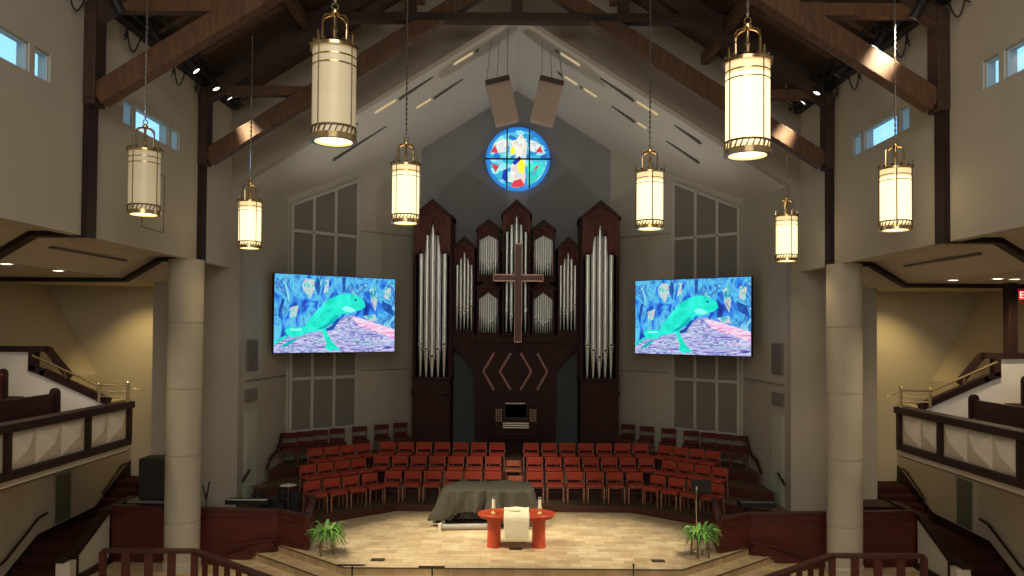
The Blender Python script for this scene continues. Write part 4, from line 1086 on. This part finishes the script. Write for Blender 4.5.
tag(m.build('piano_cover', 'blackcloth', None, smooth=80, solid=.012), 'charcoal cloth cover draped over the grand piano behind the red table', 'cover')

# ================================================================= ALTAR TABLE
TX, TY = .065, 16.95
t = thing('communion_table', 'red lacquered table with a rounded top on two drum legs at the platform centre', 'table', (TX, TY, .5))
m = MB(); n = 64; a_, b_ = .86, .43
poly = []
for i in range(n):
    u = 2 * PI * i / n; c, s_ = math.cos(u), math.sin(u); poly.append((math.copysign(abs(c) ** .9, c) * a_, math.copysign(abs(s_) ** .95, s_) * b_))
m = MB(); m.prism([(x, y, .70) for x, y in poly], (0, 0, .05)); m.prism([(x * .93, y * .90, .64) for x, y in poly], (0, 0, .06)); m.build('tabletop', 'tred', t, bevel=.008)
for s in (-1, 1):
    MB().lathe([(.165, 0), (.165, .02), (.155, .04), (.15, .3), (.158, .64)], (s * .495, 0, 0), 32).build('leg', 'tred', t)
# runner
m = MB(); prof = [(.46, .50), (.455, .62), (.44, .735), (.40, .765), (.2, .762), (0, .768), (-.2, .762), (-.41, .765), (-.452, .75), (-.468, .70), (-.475, .55), (-.48, .40), (-.47, .24)]
nu = 18
def rf(u, v):
    k_ = v * (len(prof) - 1); i = min(int(k_), len(prof) - 2); f = k_ - i
    y = prof[i][0] * (1 - f) + prof[i + 1][0] * f; z = prof[i][1] * (1 - f) + prof[i + 1][1] * f
    x = -.28 + .56 * u; x *= 1 - .10 * max(0, v - .7) * 2
    if z < .74: y += math.copysign(.018 * math.sin(u * 15 + 1), y) * (.75 - z) * 2
    else: z += .010 * (1 + math.sin(u * 9 + v * 14))
    return (x, y, z)
m.grid(rf, nu, 48); o = m.build('table_runner', 'linen', None, smooth=80, solid=.006); o.location = (TX - .0, TY, .5)
tag(o, 'cream linen cloth lying across the middle of the red table and hanging in front', 'cloth')
o = MB().box(-.13, .13, -.09, .09, 0, .05).box(-.20, .0, .0, .12, .0, .04).build('folded_cloth', 'linen', None, bevel=.02)
o.location = (TX - .05, TY + .02, 1.285); tag(o, 'small folded cream cloth on the runner of the red table', 'folded cloth')
for s in (-1, 1):
    t = thing('altar_candle', 'ivory pillar candle in a glass cup, %s one on the red table' % SIDE[s], 'candle', (TX + s * .51 + .0, TY - .05, 1.25), 0, 'table candles')
    MB().lathe([(.055, 0), (.05, .012), (.02, .03), (.018, .07), (.05, .10), (.052, .13), (.04, .13)], n=18).build('cup', 'glassy', t)
    cp = t.children[-1]
    MB().lathe([(.036, .10), (.036, .31)], n=18).build('wax_pillar', 'wax', t)
    wp = t.children[-1]
    MB().lathe([(.037, .31), (.037, .345), (.02, .36)], n=16).build('follower_cap', 'chrome', wp)
# floor plates
for x, y, w in ((.05, 16.75, 'under the red table'), (PX(380.5, 15.9), 15.9, 'near the front left of the platform'), (PX(659, 15.95), 15.95, 'near the front right of the platform')):
    t = thing('floor_box', 'small dark brass floor plate %s' % w, 'floor plate', (x, y, .5))
    MB().box(-.14, .14, -.09, .09, 0, .012).build('lid', 'plate', t); MB().box(-.12, .12, -.07, .07, .012, .016).build('inner_lid', 'plate', t)

# ================================================================= FERNS
for s in (-1, 1):
    X = s * 3.98; Y = 16.3
    t = thing('plant_stand', 'pale wooden plant stand under the fern %s of the platform' % SIDE[s], 'plant stand', (X, Y, .5), .3)
    for q in range(4):
        a = PI / 4 + q * PI / 2; MB().bar((.19 * math.cos(a), .19 * math.sin(a), 0), (.17 * math.cos(a), .17 * math.sin(a), .46), .03, .03).build('leg', 'standwood', t)
    MB().ring(.185, .03, .03, .40).build('top_hoop', 'standwood', t)
    MB().box(-.17, .17, -.015, .015, .15, .17).box(-.015, .015, -.17, .17, .145, .165).build('brace', 'standwood', t)
    p = thing('potted_fern', 'green arching fern in a cream pot, %s of the platform' % SIDE[s], 'potted plant', (X, Y, .67), 0)
    MB().lathe([(.10, .0), (.12, .02), (.15, .22), (.165, .23), (.165, .27), (.14, .27), (.13, .24)], n=24).build('pot', 'pot', p)
    MB().lathe([(.001, .22), (.135, .22), (.135, .235), (.001, .245)], n=16).build('soil', 'soil', p)
    rnd = random.Random(5 + s); m = MB()
    for q in range(64):
        a = rnd.uniform(0, 2 * PI); L = rnd.uniform(.28, .46); H = rnd.uniform(.08, .30); dr = rnd.uniform(.05, .34); ca, sa = math.cos(a), math.sin(a)
        mi = rnd.choice((0, 0, 1)); prev = None
        for j in range(13):
            u = j / 12; r0 = .03 + L * (u ** .8); z = .25 + H * math.sin(min(1, u * 1.3) * PI / 2) * 1.1 - dr * u * u * 1.15
            w = .045 * math.sin(PI * min(1, u * .85 + .12)) * (1 if j % 2 else .45)
            c0 = Vector((ca * r0, sa * r0, z)); sd_ = Vector((-sa, ca, 0))
            cur = (c0 - sd_ * w - Vector((0, 0, .012)), c0, c0 + sd_ * w - Vector((0, 0, .012)))
            if prev:
                o_ = len(m.v); m.v += list(prev) + list(cur); m.f += [[o_, o_ + 1, o_ + 4, o_ + 3], [o_ + 1, o_ + 2, o_ + 5, o_ + 4]]; m.m += [mi, mi]
            prev = cur
    m.build('fronds', ['leaf', 'leaf2'], p, smooth=60)
# ================================================================= STANDS AND GEAR
def mstand(x, y, z, h, lab, w=.46, tilt=12, rz=0):
    t = thing('music_stand', lab, 'music stand', (x, y, z), rz)
    mt = Matrix.Translation((0, 0, h)) @ Matrix.Rotation(math.radians(tilt), 4, 'X')
    m = MB().box(-w / 2, w / 2, -.16, .16, 0, .012); m.xf(mt); m.build('desk', 'black', t)
    m = MB().box(-w / 2, w / 2, -.19, -.155, 0, .03); m.xf(mt); m.build('ledge', 'black', t)
    MB().tube([(0, 0, .12), (0, 0, h)], .014, 8).build('pole', 'black', t)
    for k in range(3):
        a = PI / 2 + k * 2 * PI / 3; MB().tube([(0, 0, .16), (.24 * math.cos(a), .24 * math.sin(a), .012)], .011, 6).build('leg', 'black', t)
    return t
mstand(PX(355, 14.0), 14.0, 0, .97, 'black music stand with a flat desk at the left front of the steps', tilt=-14)
mstand(PX(434.5, 14.0), 14.0, 0, .95, 'black music stand with a flat desk before the steps, below the covered piano', tilt=-14)
t = thing('microphone_stand', 'thin black microphone stand before the platform steps', 'microphone stand', (PX(634.5, 14.1), 14.1, 0))
MB().tube([(0, 0, .03), (0, 0, .93)], .010, 8).build('pole', 'black', t); MB().lathe([(.13, 0), (.13, .02), (.03, .04)], n=20).build('base', 'black', t)
MB().lathe([(.012, .92), (.02, .98), (.02, 1.0), (.008, 1.01)], n=10).build('microphone', 'black', t)
t = thing('microphone_stand', 'thin black stand with forked arms behind the left screen wall', 'microphone stand', (PX(209, 17.9), 17.9, 0 + .0))
MB().tube([(0, 0, .03), (0, 0, 1.45)], .013, 8).build('pole', 'black', t)
MB().tube([(0, 0, 1.25), (-.09, 0, 1.62)], .016, 6).tube([(0, 0, 1.25), (.07, 0, 1.7)], .016, 6).build('arm', 'black', t)
MB().lathe([(.14, 0), (.14, .02), (.03, .04)], n=16).build('base', 'black', t)
# left: loudspeaker on a low cabinet
t = thing('storage_cabinet', 'low dark cabinet behind the left screen wall carrying the black loudspeaker', 'cabinet', (-8.45, 18.1, 0))
MB().box(-.5, .5, -.35, .35, 0, 1.22).build('cabinet_body', 'dwood', t); MB().box(-.53, .53, -.38, .38, 1.22, 1.26).build('cabinet_top', 'grille', t)
t = thing('loudspeaker', 'large black loudspeaker standing behind the left stone column', 'loudspeaker', (-8.42, 18.1, 1.26))
MB().box(-.36, .36, -.28, .28, 0, .98).build('cabinet', 'black', t, bevel=.05); MB().box(-.32, .32, -.30, -.28, .04, .94).build('grille', 'black', t)
t = thing('storage_cabinet', 'low dark cabinet behind the right screen wall beside the stair', 'cabinet', (8.35, 18.1, 0))
MB().box(-.5, .5, -.35, .35, 0, 1.22).build('cabinet_body', 'dwood', t); MB().box(-.53, .53, -.38, .38, 1.22, 1.26).build('cabinet_top', 'dwood', t)
# keyboard/drums at the ends of the choir
t = thing('drum_kit', 'dark drum kit with a greenish cymbal at the left end of the front choir row', 'drums', (-5.75, 18.4, .67))
rx = Matrix.Rotation(PI / 2, 4, 'X')
MB().lathe([(.25, -.2), (.26, -.18), (.26, .18), (.25, .2)], (0, 0, .27), 28, mat4=rx).build('bass_drum', 'black', t)
MB().lathe([(.15, -.1), (.155, -.08), (.155, .1)], (-.35, -.15, .55), 20).build('snare_drum', 'black', t)
MB().lathe([(.13, -.1), (.135, -.08), (.135, .1)], (.2, 0, .68), 20).build('tom_drum', 'black', t)
MB().lathe([(.20, 0), (.05, .02), (.01, .05)], (.33, -.05, .86), 24).build('cymbal', 'paper', t)
MB().lathe([(.20, 0), (.05, .02), (.01, .05)], (-.45, .1, .80), 24).build('cymbal', 'bronze', t)
for x, y, z in ((.33, -.05, .88), (-.45, .1, .82), (-.35, -.15, .45)):
    MB().tube([(x, y, .05), (x, y, z)], .012, 6).build('stand_pole', 'chrome', t)
    m = MB()
    for k in range(3): a = k * 2 * PI / 3; m.tube([(x, y, .2), (x + .17 * math.cos(a), y + .17 * math.sin(a), .012)], .01, 5)
    m.build('stand_tripod', 'chrome', t)
MB().box(.28, .52, .15, .40, .0, .62).build('floor_tom', 'black', t, bevel=.05)
t = thing('keyboard', 'dark electric keyboard on a stand behind the left screen wall', 'keyboard', (-6.25, 18.0, .67))
MB().box(-.5, .5, -.15, .15, .5, .60).build('keyboard_body', 'black', t); MB().box(-.46, .46, -.13, -.03, .60, .61).build('keys', 'paper', t)
MB().bar((-.4, -.1, 0), (.4, -.1, .5), .03, .03).bar((.4, .1, 0), (-.4, .1, .5), .03, .03).build('stand_legs', 'black', t)
t = thing('keyboard', 'dark electric keyboard on a stand behind the right screen wall', 'keyboard', (5.75, 18.1, .67))
MB().box(-.42, .42, -.15, .15, .5, .60).build('keyboard_body', 'black', t); MB().box(-.38, .38, -.13, -.03, .60, .61).build('keys', 'grille', t)
MB().bar((-.35, -.1, 0), (.35, -.1, .5), .03, .03).bar((.35, .1, 0), (-.35, .1, .5), .03, .03).build('stand_legs', 'black', t)
t = thing('sheet_music', 'greenish sheet of music left on the riser end at the right', 'paper', (6.15, 19.3, .67))
MB().box(-.3, .3, -.15, .15, .0, .012).xf(Matrix.Rotation(.2, 4, 'Z')).build('sheet', 'paper', t)
mstand(4.66, 18.98, .67, .78, 'black music stand at the right end of the front choir row', w=.5, tilt=65)
t = thing('microphone_stand', 'short silver stand between the right fern and the amplifier', 'microphone stand', (PX(697, 18.2), 18.2, .5))
MB().tube([(0, 0, .02), (0, 0, 1.0)], .010, 8).build('pole', 'chrome', t); MB().lathe([(.1, 0), (.1, .02), (.03, .03)], n=16).build('base', 'chrome', t)
MB().lathe([(.012, 1.0), (.02, 1.05), (.008, 1.1)], n=10).build('microphone', 'linen', t)

# ================================================================= FRONT RAILINGS
for s in (-1, 1):
    t = thing('wooden_railing', 'cherry railing with flat board balusters before the %s column and platform steps' % SIDE[s], 'railing', (s * 6.28, 15, 0))
    P = [(8.05, 15.0), (6.25, 15.0), (4.1, 13.25), (2.9, 12.3)]
    for a, b in zip(P, P[1:]):
        MB().bar((s * a[0], a[1], .92), (s * b[0], b[1], .92), .15, .075).build('top_rail', 'cherryH', t, world=True, bevel=.01)
        MB().bar((s * a[0], a[1], .12), (s * b[0], b[1], .12), .06, .08).build('bottom_rail', 'cherryH', t, world=True)
        d = Vector((b[0] - a[0], b[1] - a[1])); L = d.length; d.normalize(); n = max(2, int(L / .36))
        for i in range(1, n):
            p = Vector(a) + d * L * i / n
            MB().bar((s * (p.x - d.x * .08), p.y - d.y * .08, .52), (s * (p.x + d.x * .08), p.y + d.y * .08, .52), .03, .74).build('baluster', 'cherry', t, world=True)
    for p in P:
        MB().box(s * p[0] - .055, s * p[0] + .055, p[1] - .055, p[1] + .055, 0, .90).build('post', 'cherry', t, world=True, bevel=.006)
# ================================================================= LIGHT
# stage spots on the side tracks and on a bar above the nave
for x, y, tx, ty, e, sz in ((-6.45, 15.0, -1.8, 17.4, 3900, 28), (6.45, 15.0, 1.8, 17.4, 3900, 28), (-6.3, 13.8, -.4, 16.2, 2300, 30), (6.45, 12.2, .4, 16.2, 2600, 30),
                            (-6.45, 16.6, -.8, 18.9, 1500, 26), (6.45, 16.6, .8, 18.9, 1500, 26)):
    spot_light((x, y, 10.5), (tx, ty, .5), e, sz, .75)
for x, tx in ((-1.2, -.5), (1.2, .5)):
    spot_light((x, 9.0, 12.6), (tx, 21.2, .9), 3200, 13, .9, (1, .80, .6), .15)
def area(loc, rot, sx, sy, e, col):
    l = bpy.data.lights.new('added_fill_light', 'AREA'); l.shape = 'RECTANGLE'; l.size = sx; l.size_y = sy; l.energy = e; l.color = col
    o = bpy.data.objects.new('added_fill_light', l); COL.objects.link(o); o.location = loc; o.rotation_euler = rot; return o
# added fill lights over the rear of the nave, behind the camera
area((0, 0, 12.5), (math.radians(50), 0, 0), 6, 2.5, 440, (1, .91, .78))
area((0, -4.5, 8.0), (math.radians(100), 0, 0), 9, 3, 420, (1, .93, .82))
for s in (-1, 1):
    spot_light((s * 3.0, 8.5, 12.0), (s * 5.2, 15.7, .3), 1200, 24, .8)  # added spots to brighten the side steps, no fixture of their own
    area((s * 10.4, 9.5, 6.25), (math.radians(18), 0, 0), 2.5, 4, 70, (1, .88, .68))  # added fill under the aisle ceiling
    area((s * 9.2, 9.0, 2.4), (math.radians(25), 0, 0), 1.5, 4, 60, (1, .88, .72))  # added fill below the balcony, brightens the stair walls
    l = bpy.data.lights.new('stair_lamp', 'SPOT'); l.energy = 150; l.color = (1, .74, .30); l.spot_size = 1.7; l.spot_blend = .8; l.shadow_soft_size = .1
    o = bpy.data.objects.new('stair_lamp', l); COL.objects.link(o); o.location = (s * 9.7, 18.9, 6.3); o.rotation_euler = (math.radians(28), 0, 0)
    # added uplights without a known fixture, to brighten the chancel ceiling
    spot_light((s * 5.9, 19.6, 5.2), (-s * .5, 21.5, 12.4), 420, 95, 1, (1, .93, .82), .15, 'added_ceiling_fill')
w = bpy.data.worlds.new('sky'); bpy.context.scene.world = w; w.use_nodes = True
bg = w.node_tree.nodes['Background']; bg.inputs[0].default_value = (.30, .62, .95, 1); bg.inputs[1].default_value = 1.7

# ================================================================= CAMERA
cd = bpy.data.cameras.new('camera'); cam = bpy.data.objects.new('camera', cd); COL.objects.link(cam)
cd.sensor_width = 36; cd.lens = 36 * 760 / 1024; cd.shift_y = 26 / 1024; cd.shift_x = -3 / 1024; cd.clip_end = 200; cd.clip_start = .05
mt = Matrix.Rotation(math.radians(91.2), 4, 'X') @ Matrix.Rotation(math.radians(.4), 4, 'Z')
cam.location = (0, 0, CZ); cam.rotation_euler = mt.to_euler(); bpy.context.scene.camera = cam
sc = bpy.context.scene
sc.view_settings.view_transform = 'Standard'; sc.view_settings.look = 'None'; sc.view_settings.gamma = 1; sc.view_settings.exposure = 0
sc.view_settings.use_curve_mapping = False
sc.cycles.use_denoising = True; sc.cycles.max_bounces = 6; sc.cycles.diffuse_bounces = 4; sc.cycles.sample_clamp_indirect = 4
